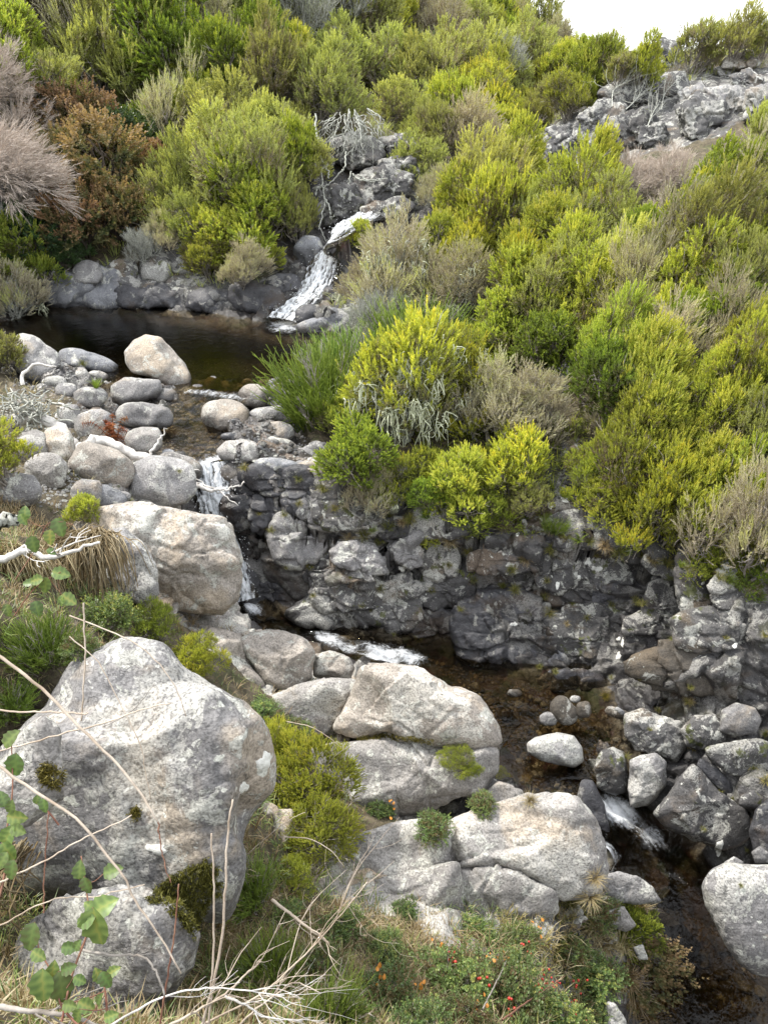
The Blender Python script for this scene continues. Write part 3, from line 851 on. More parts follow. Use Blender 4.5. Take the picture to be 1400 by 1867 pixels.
    # axes: right, up (perpendicular-ish to the view), towards the viewer
    ex = nrm(RIGHT - d * (RIGHT @ d)) if False else RIGHT
    V = L[:, 0:1] * ex + L[:, 1:2] * UPV - L[:, 2:3] * d
    return V, Q, C
_rk = [0]
def rock(name, mat, label, out=None, ell=None, t=None, back=.55, dr=.85, n=None, group=None, cat=None, parent=None, grow=1.0, embed=0.0, **kw):
    """ell = (cx, cy, rx, ry, rot deg)"""
    _rk[0] += 1; seed = 1000 + 13 * _rk[0]
    rg = np.random.default_rng(seed)
    if ell is not None:
        cx, cy, rx, ry = ell[:4]; rot = radians(ell[4]) if len(ell) > 4 else 0
        an = np.linspace(0, 2 * pi, 15)[:-1] + rg.uniform(-.12, .12, 14)
        pw = 2.6; s = (np.abs(np.cos(an)) ** pw + np.abs(np.sin(an)) ** pw) ** (-1 / pw) * rg.uniform(.93, 1.06, 14)
        ex_, ey_ = rx * np.cos(an) * s, ry * np.sin(an) * s
        out = np.stack([cx + ex_ * cos(rot) + ey_ * sin(rot), cy - ex_ * sin(rot) + ey_ * cos(rot)], 1)
    out = np.asarray(out, float)
    cx, cy = out.mean(0)
    ext = out.max(0) - out.min(0); rp = ext.max() / 2; ry = ext[1] / 2
    if grow != 1: out = (out - (cx, cy)) * grow + (cx, cy)
    if t is None:
        t = hit(cx, cy + back * ry) or 10
    t += embed * rp * t / F
    n = int(np.clip(rp / 3.3, 6, 52)) if n is None else max(8, int(n * .56))
    V, Q, C = rock_shape(out, cx, cy, t, dr, seed, n, **kw)
    wet = near_water(V + C)
    me = make_mesh(name, V, [Q], [ROCK[mat]], None, True, {'wet': wet})
    o = link(name, me, parent, C if parent is None else C - np.array(parent.location))
    if parent is None: tag(o, label, cat or 'rock', group)
    return o

# ------------------------------------------------------------------ named rocks
def vw(x0, y0, k, pts):
    v = np.array([float(a) for a in pts.replace(';', ' ').split()]).reshape(-1, 2)
    return v / k + (x0, y0)
A3 = lambda p: vw(0, 560, 2.3333, p)
A6 = lambda p: vw(0, 1080, 2.1212, p)
A7 = lambda p: vw(380, 1150, 1.8182, p)
A8 = lambda p: vw(850, 1200, 2.5454, p)
A4 = lambda p: vw(380, 780, 2.0896, p)
A5 = lambda p: vw(900, 850, 2.8, p)

# near left bank
NB = dict(p=3.8, fac=18, flo=.70, rough=.035, crack=.02, cscale=1.35, joint=.11, jf=1.25)
rock('boulder', 'lichen', 'huge grey boulder speckled with pale lichen filling the lower left', A6('290 250 430 185 520 152 640 188 720 285 850 365 950 445 1030 545 1066 670 1062 760 1010 815 972 855 940 950 935 1060 905 1190 860 1255 760 1240 560 1215 200 1230 -40 1200 -110 900 -40 700 70 560 180 460 235 330'),
     t=3.95, dr=.75, n=110, **dict(NB, joint=.05, jf=.9, crack=.02))
rock('boulder', 'lichen', 'grey lower boulder tucked under the huge lichened boulder in the bottom left', A6('200 1170 520 1120 700 1210 775 1340 755 1450 650 1620 500 1740 300 1780 100 1780 0 1640 20 1400 110 1250'), t=3.25, dr=.8, n=60, **NB)
rock('rock', 'pale', 'pale rock face under the brambles at the left edge below the dead branch', A6('-40 780 60 560 170 470 240 520 240 800 120 900 -40 960'), t=3.15, dr=.6, n=40, **NB)
rock('ledge_rock', 'tan', 'broad tan rock ledge left of the lower waterfall with bands of cracks', [(122, 958), (150, 934), (180, 924), (240, 920), (300, 921), (356, 931), (410, 945), (428, 985), (440, 1016), (443, 1096), (414, 1130), (326, 1121), (257, 1096), (193, 1053), (140, 1010)],
     t=7.5, dr=.8, n=90, strata=.03, **NB)
rock('boulder', 'grey', 'dark grey rock draped with a mop of dead straw beside the tan ledge', [(186, 968), (225, 955), (262, 985), (285, 1030), (292, 1085), (270, 1102), (215, 1095), (170, 1075), (150, 1010)], t=6.6, dr=.7, n=52, **NB)
rock('rock', 'tan', 'buff rock block on the near bank directly below the tan ledge', A7('0 -20 60 -15 110 10 130 100 200 180 150 225 40 200 -40 130 -60 40'), t=7.35, dr=.8, n=48, **NB)
rock('rock', 'tan', 'cream coloured humped rock beside the narrow chute, left of the rocky cleft', A7('90 30 160 0 250 -5 320 20 352 70 345 160 300 190 255 212 190 180 130 100'), t=7.5, dr=.85, n=56, **NB)
rock('rock', 'tan', 'small cream rock at the water edge left of the white chute', A7('345 80 400 62 470 85 488 125 470 165 400 170 350 150'), t=7.75, dr=.9, n=34, **NB)
rock('rock', 'pale', 'grey tan rock shoulder between the cleft and the widest boulder of the near bank', A7('215 225 300 195 400 165 470 172 492 240 480 300 400 330 330 345 270 320 225 270'), t=7.3, dr=.8, n=48, grow=1.2, **NB)
rock('boulder', 'tan', 'upper half of the split pale boulder on the near bank above a mossy crack', A7('470 180 500 122 600 100 720 120 800 180 900 212 946 300 962 372 900 395 760 380 600 368 480 362 400 330 440 250'), t=7.05, dr=.85, n=90, grow=1.03, **NB)
rock('boulder', 'pale', 'lower half of the split pale boulder, under the mossy crack', A7('440 385 600 362 760 375 880 392 955 380 962 465 905 545 800 545 730 592 600 614 480 585 445 490'), t=6.95, dr=.85, n=86, grow=1.07, **NB)
rock('rock', 'pale', 'cracked pale rocks left of the split boulder above the lime heath', A7('345 395 430 380 462 440 460 500 420 520 370 480'), t=6.75, dr=.8, n=30, grow=1.2, **NB)
rock('rock', 'pale', 'small pale rock between the split boulder and the bottom shelf', A7('905 555 960 510 1030 530 1050 575 1010 600 940 600 880 590'), t=6.75, dr=.9, n=30, grow=1.2, **NB)
rock('shelf_rock', 'pale', 'pale slab of the bottom shelf nearest the lower rapid', A7('750 690 830 640 920 610 1050 568 1180 590 1240 672 1262 780 1245 850 1130 860 1010 805 860 790 770 775'), t=6.2, dr=.85, n=88, grow=1.24, **NB)
rock('shelf_rock', 'pale', 'pale block below the crack in the bottom shelf above the rose hips', A7('790 830 860 800 1000 808 1130 870 1118 930 1030 985 920 1010 830 980 815 900'), t=6.0, dr=.8, n=60, grow=1.24, **NB)
rock('shelf_rock', 'pale', 'upper left block of the bottom shelf with a rounded grey face', A7('430 800 520 690 620 655 720 645 775 700 770 780 690 815 560 860 450 880'), t=6.05, dr=.8, n=60, grow=1.24, **NB)
rock('shelf_rock', 'pale', 'lower left block of the bottom shelf crusted with white lichen', A7('440 885 560 855 700 815 790 800 812 900 808 1050 720 1095 620 1085 500 1010 440 950'), t=5.85, dr=.8, n=70, grow=1.24, **NB)
rock('rock', 'white', 'white rock poking out of the grass at the bottom edge of the photo', A8('650 1590 690 1600 740 1680 760 1760 650 1760 635 1680'), t=5.9, dr=.9, n=30, **NB)
rock('rock', 'grey', 'flat grey triangular rock at the water edge below the small lower fall', A8('625 1010 700 985 790 1010 860 1060 910 1135 800 1145 690 1130 640 1090'), t=6.75, dr=.5, n=40, **NB)
rock('rock', 'pale', 'pale rock beside straw tussock under the flat triangular rock', A8('660 1170 730 1150 790 1240 740 1275 650 1240'), t=6.5, dr=.7, n=24, **NB)
rock('rock', 'white', 'white stone in the grass left of the brown underwater slab', A8('770 1340 820 1325 845 1400 800 1405'), t=6.45, dr=.8, n=14, **NB)

# lower stream
rock('boulder', 'white', 'white topped boulder standing in the lower pool', A8('275 395 320 365 420 345 500 360 535 410 545 480 500 510 420 495 340 475 285 440'), t=7.95, dr=.9, n=46, p=2.6, rough=.04)
rock('boulder', 'darklich', 'dark rock with a lichened crown and grass tuft right of the white boulder', A8('625 430 680 410 735 440 750 540 745 630 690 650 600 600 590 500'), t=7.75, dr=.9, n=40, p=2.8, rough=.045, crack=.02, joint=.10, jf=1.3, fac=16, flo=.68)
rock('boulder', 'grey', 'pale fronted blocky rock above the right side of the rapid', A8('755 470 800 440 880 430 925 480 925 590 880 650 840 690 760 690 745 600'), t=7.65, dr=.9, n=44, p=3.0, rough=.045, crack=.02, joint=.10, jf=1.3, fac=16, flo=.68)
rock('rock', 'wet', 'dark wet rock left of the white rapid', A8('530 560 590 570 640 680 680 860 690 900 600 890 540 760 510 640'), t=7.5, dr=.5, n=40, p=2.8)
rock('rock', 'slate', 'blue grey pebbly rock at the corner above the bottom shelf', A8('370 640 440 655 510 670 520 720 440 700 370 680'), t=7.35, dr=.5, n=22)
rock('boulder', 'dark', 'big dark slanting rock covered in yellowish lichen right of the rapid', A8('930 640 980 540 1050 470 1100 520 1180 610 1310 700 1330 800 1290 870 1200 900 1050 850 900 790 850 720'), t=7.25, dr=.6, n=66, p=3.0, rough=.05, crack=.02, joint=.09, jf=1.3, fac=16, flo=.68)
rock('rock', 'darklich', 'lichen flecked rock block above the slanting dark rock', A8('1000 330 1060 270 1140 260 1200 320 1190 400 1100 420 1020 400'), t=7.75, dr=.8, n=40, p=2.8, rough=.05, crack=.02, joint=.13, jf=1.4, fac=16, flo=.66, grow=1.12)
rock('rock', 'grey', 'smooth grey rock under the grassy ledge near the right edge', A8('1180 240 1250 205 1340 230 1370 290 1340 350 1240 370 1170 340'), t=7.65, dr=.8, n=36, p=2.6)
rock('rock', 'darklich', 'ridge of dark rock with white lichen right of the slanting rock', A8('1120 420 1200 400 1320 380 1400 400 1400 520 1300 560 1200 520 1130 470'), t=7.3, dr=.7, n=44, p=2.8, rough=.05, crack=.02, joint=.14, jf=1.5, fac=16, flo=.66, grow=1.12)
rock('rock', 'wet', 'dark slanting slab in the gap behind the slanting lichened rock', A8('1080 460 1150 490 1230 580 1270 660 1220 660 1130 570 1060 500'), t=7.35, dr=.6, n=36, p=2.8)
rock('rock', 'darklich', 'lichened rock wall block left of the grass tuft on the right bank', A8('750 270 820 235 900 270 990 300 1020 400 960 470 880 430 790 430 745 360'), t=7.95, dr=.7, n=52, p=2.8, rough=.05, crack=.02, joint=.14, jf=1.5, fac=16, flo=.66, grow=1.12)
rock('rock', 'dark', 'small dark rock at the foot of the slanting rock by the right edge', A8('1270 640 1330 610 1380 650 1370 700 1300 700 1260 680'), t=7.0, dr=.8, n=22)
rock('boulder', 'wet', 'brown black wet boulder at the right edge above the round boulder', A8('1340 700 1400 650 1480 700 1480 900 1400 940 1330 900 1310 800'), t=6.75, dr=.8, n=36)
rock('rock', 'grey', 'small grey rock wedged behind the round boulder at the right edge', A8('1195 945 1240 918 1285 945 1290 990 1230 1000 1190 985'), t=6.65, dr=.9, n=22)
rock('rock', 'grey', 'rounded stone under the wet brown boulder on the right edge', A8('1320 900 1360 870 1400 900 1400 950 1340 955'), t=6.6, dr=.9, n=18)
rock('boulder', 'lichen', 'large round boulder speckled white standing in the stream at the right edge', A8('1088 1050 1130 980 1200 950 1290 955 1400 960 1530 1000 1580 1200 1540 1400 1440 1490 1330 1470 1250 1400 1180 1290 1110 1150'), t=6.2, dr=.85, n=80, p=2.6, fac=6, rough=.035, crack=.012, cscale=.8)
rock('stone', 'brown', 'tan sunken slab under the water left of the round boulder', A8('780 1150 900 1160 1000 1230 1090 1330 1040 1440 960 1470 850 1380 790 1260'), t=7.02, dr=.22, n=34, p=3)
for lb, e, m, tt in (('largest upright brown stone of the cluster in the lower pool', (1027, 1296, 30, 22, -52), 'brown', 8.35), ('round brown stone right of the upright stone in the lower pool', (1064, 1294, 14, 16), 'brown', 8.3), ('small pale stone above the round brown stone in the lower pool', (1048, 1275, 10, 7), 'grey', 8.45),
                     ('grey half sunken stone left of the upright stone in the lower pool', (1000, 1311, 17, 13), 'grey', 8.35), ('flat stone tucked beneath the bank right of the round brown stone', (1125, 1300, 24, 10, -20), 'brown', 8.2), ('thin slab stone standing against the bank above the white boulder', (1130, 1297, 12, 5, -35), 'slate', 8.15),
                     ('greenish sunken stone below the dark bulge of the far wall', (923, 1302, 13, 12), 'brown', 8.75), ('pale sunken stone near the nose of the split boulder', (938, 1264, 14, 8), 'brown', 8.8)):
    rock('stone', m, lb, ell=e, t=tt, n=16)

# far wall of the gorge (right bank)
D = dict(dr=.5, rough=.06, crack=.03, joint=.22, worldj=True, p=4.6, fac=20, flo=.66, fhi=1.0, cscale=1.6, grow=1.36, embed=.36, back=0)
rock('boulder', 'wet', 'shiny blue black wet slab on the right of the lower waterfall', A4('130 210 200 170 300 175 310 290 280 340 200 370 120 350 90 290'), n=48, **D)
rock('rock', 'lichen', 'pale upper rock at the rim of the far wall beside the boulder dam', ell=(581, 828, 29, 20), n=24, **D)
rock('rock', 'lichen', 'pale round rock at the rim of the far wall under the upper rim rock', ell=(578, 866, 30, 23), n=26, **D)
rock('rock', 'lichen', 'third pale rim rock, lowest beside the wet slab', ell=(562, 926, 19, 20), n=22, **D)
rock('rock', 'grey', 'grey lichened rock right of the brown alcove at the lower waterfall', ell=(547, 982, 44, 40, 20), n=44, **D)
rock('boulder', 'lichen', 'oval pale grey boulder set in the middle of the far wall', A4('452 470 490 425 560 415 640 440 685 500 690 555 630 570 540 560 480 520'), n=56, **dict(D, embed=.0, grow=1.12, dr=.7))
rock('boulder', 'grey', 'grey squarish boulder right of the oval pale boulder in the far wall', A4('682 450 730 415 800 410 830 470 825 530 770 560 710 530'), n=42, **dict(D, embed=.0, grow=1.12, dr=.7))
rock('rock', 'grey', 'small pale rock above the gap between the two wall boulders', ell=(667, 970, 19, 13), n=20, **D)
rock('rock', 'dark', 'brown roofed rock of the alcove behind the lower waterfall', ell=(470, 985, 50, 34, 10), n=36, **D)
rock('bedrock', 'wet', 'wet dark rock face at the foot of the lower waterfall', A4('140 530 260 520 330 560 340 680 300 730 200 720 150 640'), n=52, **D)
rock('bedrock', 'darklich', 'broad grey rock face under the oval boulder with a horizontal top crack', A4('460 575 620 570 640 640 650 740 540 770 400 730 350 690 440 620'), n=64, **D)
rock('bedrock', 'darklich', 'lichened rock face right of a deep vertical crack under the squarish boulder', A4('655 590 760 575 805 620 800 700 770 760 690 770 650 700'), n=48, **D)
rock('rock', 'dark', 'low dark rock at the water edge above the white chute', A4('520 800 590 775 700 790 720 830 640 860 560 840'), n=34, **D)
rock('bedrock', 'dark', 'smooth dark slanting rock plate under the yellow bushes in the far wall', A4('1000 480 1100 430 1220 420 1240 480 1200 550 1060 540 1000 545'), n=50, **D)
rock('bedrock', 'dark', 'dark rock block between the deep crack and the bulging face', A4('820 560 900 530 1000 560 1000 640 930 680 860 700 800 640'), n=48, **D)
rock('bedrock', 'wet', 'wet rock under the small fern at the far edge of the lower pool', A4('790 700 880 690 970 720 980 840 900 850 800 810 760 770'), n=48, **D)
rock('bedrock', 'wet', 'bulging blue black rock face above the lower pool with one white lichen spot', A4('990 690 1080 640 1180 640 1260 700 1270 830 1230 930 1180 945 1080 920 985 860 970 760'), n=76, **D)
rock('boulder', 'darklich', 'domed rock with bright white lichen blobs under the straw tussock', A5('300 530 380 430 460 370 560 380 640 470 690 540 660 620 520 600 380 620 310 600'), n=60, **D)
rock('boulder', 'darklich', 'tall dark boulder streaked with white lichen right of the vertical cleft', A5('300 800 400 740 520 720 640 760 670 850 640 980 560 1040 400 1010 320 930'), n=66, **D)
rock('rock', 'wet', 'blue black wet rock between the dome and the tall streaked boulder', A5('500 680 560 610 640 640 640 720 560 760 500 740'), n=30, **D)
rock('rock', 'dark', 'tilted dark rock right of the tall streaked boulder', ell=(1176, 1160, 28, 38, 25), n=38, **D)
rock('bedrock', 'dark', 'grey black rock face below the right slope bushes', A5('790 620 870 580 950 640 950 760 900 850 830 830 770 740'), n=46, **D)
rock('bedrock', 'darklich', 'white mottled rock face at the right edge under the overhanging heath', A5('980 560 1100 520 1220 590 1300 700 1250 780 1100 770 1000 700'), n=62, **D)
rock('bedrock', 'darklich', 'lower lichened rock face at the right edge above the brown ledge', A5('980 800 1100 770 1280 790 1340 860 1280 940 1120 950 1000 900'), n=56, **D)
rock('bedrock', 'brown', 'rusty brown seeping ledge at the right edge above the lichened rocks', A5('760 980 900 930 1100 960 1350 1000 1400 1080 1100 1110 900 1120 760 1060'), n=52, **D)
rock('rock', 'slate', 'smooth blue slab wedged low in the cleft by the lower pool', A5('250 1020 320 950 380 990 370 1030 300 1050'), n=22, **D)
rock('rock', 'wet', 'shiny wet rock at the waterline under the blue slab', A5('225 1090 290 1050 330 1120 310 1170 250 1150'), n=24, **D)
rock('rock', 'dark', 'first fist like rock on the low ledge below the tall streaked boulder', ell=(1048, 1234, 13, 15), n=16, **D)
rock('rock', 'dark', 'second fist like rock on the low ledge, right of the first', ell=(1069, 1247, 13, 11), n=16, **D)
rock('bedrock', 'wet', 'wet lower ledge carrying the two fist like rocks', A5('330 1060 420 1030 520 1080 600 1150 520 1200 400 1180 320 1140'), n=36, **D)
rock('bedrock', 'darklich', 'tall lichened rock strip between the yellow bush and the right slope', [(1010, 720), (1040, 695), (1060, 760), (1050, 840), (1040, 930), (1010, 960), (985, 930), (1000, 840)], n=56, **dict(D, embed=1.0))
rock('bedrock', 'dark', 'dark stony band under the yellow bushes flecked with white', [(770, 935), (850, 915), (960, 935), (985, 975), (930, 985), (840, 990), (780, 975)], n=56, **D)

for i, (lb, e) in enumerate((('bedrock block at the rim under the lower left rim heath', (1110, 962, 42, 30)), ('bedrock block at the rim right of the domed rock', (1168, 988, 42, 32)), ('bedrock block at the rim under the lowest right slope heaths', (1225, 1012, 42, 34)), ('bedrock block tucked under the grey olive heath', (1285, 1032, 42, 30)), ('bedrock block at the right edge of the rim', (1355, 1062, 46, 34)), ('bedrock block at the foot of the bare rock strip', (1042, 972, 36, 30)), ('bedrock block under the silver grey shrublet', (640, 948, 40, 24)), ('bedrock block above the squarish boulder', (722, 962, 34, 20)),
                               ('wet ledge right under the flat slab at the cascade lip', (505, 872, 48, 22)), ('wet ledge between the flat slab and the pale rim rocks', (545, 895, 24, 34)), ('dark bedrock between the rim rock and the deep green heath', (610, 905, 34, 40)), ('dark bedrock left of the oval boulder', (590, 1040, 34, 30)), ('dark bedrock between the squarish boulder and the slanting plate', (800, 1010, 36, 44)), ('bedrock block left of the domed rock', (1010, 1040, 32, 36)))):
    rock('bedrock', ('darklich', 'dark', 'darklich', 'wet' if 7 < i < 10 else 'dark')[i % 4] if i not in (8, 9) else 'wet', lb, ell=e, n=40, **D)

# boulder dam below the pool
B = [('boulder', 'tan', 'largest boulder of the dam, a tan peaked one at the pool edge', A3('530 190 570 140 620 115 690 130 735 180 790 240 815 290 815 350 800 405 740 390 690 345 640 300 560 280 535 240'), .9, 44),
     ('boulder', 'grey', 'flat topped grey block just in front of the tan peaked boulder', A3('470 335 530 297 610 302 685 308 697 345 682 392 600 408 515 416 470 385'), .9, 36)]
for nm, m, lb, o, dr, n in B: rock(nm, m, lb, o, dr=dr, n=n, p=3.2, rough=.04, crack=.03, fac=14, flo=.72)
for lb, m, e in (('long pale boulder lying below the flat topped grey block', 'grey', (264, 759, 54, 25, -6)), ('round whitish boulder below the long pale boulder', 'pale', (264, 803, 34, 25)), ('grey boulder left of the dead red fern', 'grey', (170, 775, 35, 27, 15)),
                 ('dark leaning boulder left of the dead red fern boulder', 'grey', (127, 760, 22, 25)), ('low grey boulder left of the flat topped block', 'grey', (165, 724, 31, 18)), ('dark round boulder in the second row of the dam', 'grey', (122, 712, 21, 13)), ('greenish grey boulder nearest the white branch fork', 'grey', (101, 697, 22, 12)),
                 ('tan boulder between the two grass tufts of the dam', 'pale', (141, 684, 22, 14)), ('pale tan boulder left of the tan peaked boulder', 'pale', (177, 688, 20, 13)), ('big grey rounded boulder at the left end of the dam', 'grey', (60, 652, 50, 36, -30)), ('dark flat slab at the pool edge behind the tan boulders', 'slate', (160, 661, 58, 19, -16)),
                 ('small grey boulder between the big rounded boulder and the dark slab', 'grey', (113, 676, 18, 16)), ('tan boulder left of the bleached log', 'tan', (107, 815, 30, 36)), ('oblong tan boulder under the bleached log', 'tan', (189, 851, 61, 37, -20)), ('big grey boulder between the oblong boulder and the cascade', 'grey', (296, 878, 63, 46, 5)),
                 ('low grey boulder under the oblong tan boulder', 'grey', (160, 898, 31, 24)), ('smooth grey boulder beside the tan ledge top', 'slate', (200, 908, 34, 20, -20)), ('pale boulder at the left under the lichened branches', 'pale', (86, 860, 40, 34)), ('pale lichened boulder at the left edge of the dam', 'lichen', (30, 895, 46, 32)), ('whitish rock under the lime shrub at the left edge', 'pale', (60, 815, 32, 30)),
                 ('brown and grey boulder in the middle of the outlet stream', 'tan', (411, 761, 43, 32)), ('rounded brown boulder at the right of the outlet', 'tan', (463, 723, 30, 21)), ('long flat pale boulder right of the mid stream boulder', 'grey', (500, 757, 47, 17, 0)), ('dark grey wedge boulder under the long flat pale boulder', 'grey', (503, 786, 32, 18, -8)), ('grey slanted boulder under the dark wedge boulder', 'grey', (511, 813, 33, 15, -15)),
                 ('pale square boulder at the lip of the cascade', 'pale', (437, 824, 40, 22)), ('lower pale boulder with grass tufts at the lip of the cascade', 'pale', (423, 861, 25, 20)), ('flat grey slab beside the lip of the cascade', 'slate', (506, 848, 42, 13, -5)), ('small whitish boulder where the pool drains out', 'white', (388, 699, 15, 13)),
                 ('small pointed rock behind the flat topped block', 'pale', (247, 682, 21, 12)), ('grey rock tucked right of the flat topped block', 'grey', (303, 722, 20, 15)), ('pale rock between the flat topped block and the outlet', 'pale', (317, 727, 9, 11)), ('white lichened fist rock at the lip of the cascade, left side', 'lichen', (378, 840, 12, 13)), ('flat stone in the outlet stream below the mid stream boulder', 'slate', (421, 796, 18, 8)),
                 ('flat pale stone in the left of the outlet stream', 'slate', (329, 769, 17, 8)), ('dark stone at the left bank of the outlet under the peaked boulder', 'grey', (343, 742, 12, 9)), ('round grey stone on the shore right of the peaked boulder', 'grey', (361, 711, 13, 11)), ('wet stone beside the small whitish boulder', 'wet', (384, 723, 10, 11)), ('flat grey stone right of the pebbly shore', 'slate', (485, 699, 15, 8)),
                 ('rounded pale rock in front of the bush at the right of the dam', 'grey', (508, 724, 9, 11)), ('grey rock under the dark wedge boulder by the outlet', 'lichen', (468, 803, 16, 12)), ('small rock between the oblong boulder and the big grey boulder', 'grey', (226, 905, 14, 9)), ('grey stone right of the low boulder under the fern', 'slate', (307, 826, 11, 7)), ('flat pale stone below the round whitish boulder', 'pale', (329, 835, 18, 7)),
                 ('pale grey shoulder rock above the outlet lip', 'pale', (330, 850, 42, 22, -20))):
    rock('boulder' if max(e[2:4]) > 20 else 'stone', m, lb, ell=e, dr=.9, p=3.2, rough=.04, crack=.015, joint=.05, jf=1.1, fac=17, flo=.68, grow=1.05)
# bank of the pool and around the upper fall
for lb, m, e in (('smooth pale grey rock slab at the left shore of the pool', 'slate', (125, 530, 42, 30)), ('second smooth slab of the left pool shore, water stained', 'slate', (190, 528, 33, 36)), ('long blue grey slab sloping into the pool', 'wet', (262, 540, 45, 22)), ('lichen mottled rock above the long blue grey slab', 'darklich', (285, 487, 26, 24)), ('tilted dark slab in the middle of the far pool shore', 'wet', (325, 545, 45, 16, -15)),
                 ('dark rock under the drooping heath on the far pool shore', 'wet', (390, 550, 45, 20)), ('dark slab left of the upper waterfall foot', 'wet', (470, 545, 45, 24, -10)), ('grey rock under the broad heath on the far pool shore', 'darklich', (330, 465, 34, 28)), ('black rock between the drooping heath and the upper waterfall', 'wet', (520, 520, 28, 18)), ('smooth inclined slab left of the upper waterfall', 'slate', (565, 462, 22, 28, 30)),
                 ('dark rock splitting the foot of the upper waterfall', 'wet', (562, 575, 20, 17)), ('grey flat rock at the pool corner below the upper waterfall', 'slate', (590, 598, 42, 16)), ('rounded grey rock at the pool corner under the twiggy bush', 'slate', (620, 585, 30, 20)), ('black rock right of the upper waterfall', 'wet', (602, 540, 12, 14)), ('dark stained rock with lichen left of the drooping heath', 'darklich', (225, 495, 24, 20)),
                 ('small pale rock at the far left shore behind the pink brush', 'grey', (160, 500, 24, 20))):
    rock('rock', m, lb, ell=e, dr=.8, p=4.6, fac=18, flo=.62, rough=.06, crack=.03, joint=.16, jf=1.3, cscale=1.8, grow=1.28, embed=.35)
for lb, m, o, t in (('pale pitted cliff block left of the hanging roots above the waterfall', 'dark', [(530, 330), (580, 325), (612, 360), (600, 405), (560, 425), (530, 390)], 17.0), ('dark hollowed cliff block right of the hanging roots', 'dark', [(645, 320), (700, 300), (755, 320), (750, 360), (690, 385), (640, 370)], 17.2),
                    ('cracked cliff block in the middle above the upper waterfall', 'dark', [(590, 340), (650, 335), (660, 380), (640, 410), (590, 415)], 16.8), ('layered dark cliff block under the root overhang', 'dark', [(690, 290), (750, 280), (770, 320), (740, 345), (690, 320)], 17.8), ('grey cliff shoulder below the layered dark block', 'dark', [(660, 375), (735, 355), (760, 380), (700, 405), (650, 405)], 16.6)):
    rock('cliff_rock', m, lb, o, t=t, dr=.8, n=40, rough=.09, crack=.05, joint=.28, jf=1.6, p=3.6, fac=16, flo=.65, cscale=2.2, grow=1.05)
for lb, m, o, t in (('dark cliff block directly under the hanging roots', 'dark', [(600, 255), (650, 240), (700, 262), (690, 300), (630, 310), (595, 290)], 18.0), ('dark cliff block left of the hanging roots', 'dark', [(545, 270), (590, 255), (610, 300), (590, 330), (545, 320)], 17.6), ('mossy cliff block above the layered dark block', 'dark', [(690, 250), (745, 240), (770, 280), (720, 300)], 18.2)):
    rock('cliff_rock', m, lb, o, t=t, dr=.7, n=40, rough=.09, crack=.05, joint=.28, jf=1.6, p=3.6, fac=16, flo=.65, cscale=2.2, grow=1.05)
# outcrop, upper right
A2 = lambda p: vw(700, 0, 2.0, p)
for lb, m, o, t in (('tall dark boulder with a white face at the top of the right outcrop', 'outcrop', A2('970 190 1010 155 1060 160 1065 220 1030 270 975 270'), 20.5), ('low dark rock at the left foot of the right outcrop', 'outcrop', A2('600 480 660 465 720 490 700 560 620 570 590 530'), 19.2), ('dark leaning rock in the left of the right outcrop', 'outcrop', A2('720 430 790 380 860 400 840 470 760 520 700 500'), 19.6),
                    ('jagged dark rock crest in the middle of the right outcrop', 'outcrop', A2('800 340 900 290 1060 275 1080 330 960 380 860 390'), 20.2), ('shadowed overhang rock in the middle of the right outcrop', 'dark', A2('840 440 960 400 980 480 920 550 860 530 820 490'), 19.3), ('pale streaked rock face in the right outcrop', 'outcrop', A2('1080 400 1150 350 1230 380 1220 470 1160 510 1100 480'), 19.4),
                    ('rounded grey rock right of the dark crest', 'grey', A2('1080 340 1150 310 1180 350 1120 390 1080 390'), 19.8), ('whitish ribbed rock at the right of the outcrop', 'grey', A2('1180 330 1280 315 1340 360 1300 430 1220 430'), 19.2), ('dark round rock near the right edge on the outcrop', 'outcrop', A2('1270 280 1330 260 1370 290 1360 330 1290 330'), 19.3),
                    ('pale jagged rock at the right edge of the outcrop', 'grey', A2('1330 340 1400 320 1440 400 1400 440 1320 430'), 18.8), ('dark rock block under the whitish ribbed rock', 'outcrop', A2('940 470 1010 455 1030 500 990 540 940 530'), 19.0), ('buff summit rock at the right edge near the top', 'tan', A2('1260 215 1340 190 1420 210 1420 260 1330 250 1250 245'), 20.5), ('dark summit rock at the right edge', 'grey', A2('1340 170 1390 150 1440 170 1440 200 1350 200'), 21),
                    ('small grey boulder on the buff summit rock', 'grey', A2('1210 250 1250 235 1270 265 1230 280'), 20), ('tan rock patch in the valley below the grey bushes', 'tan', A2('255 525 300 510 400 560 380 585 270 575'), 21.5), ('small tan boulder in the valley near the outcrop', 'tan', A2('410 525 450 500 480 530 450 550 415 550'), 21), ('grey boulder right of the small tan boulder in the valley', 'grey', A2('490 520 515 500 535 525 510 540'), 21)):
    rock('outcrop_rock', m, lb, o, dr=.8, n=44, rough=.09, crack=.05, joint=.30, jf=1.6, p=3.6, fac=16, flo=.65, cscale=2.2, grow=1.3, back=.3, embed=-.25)

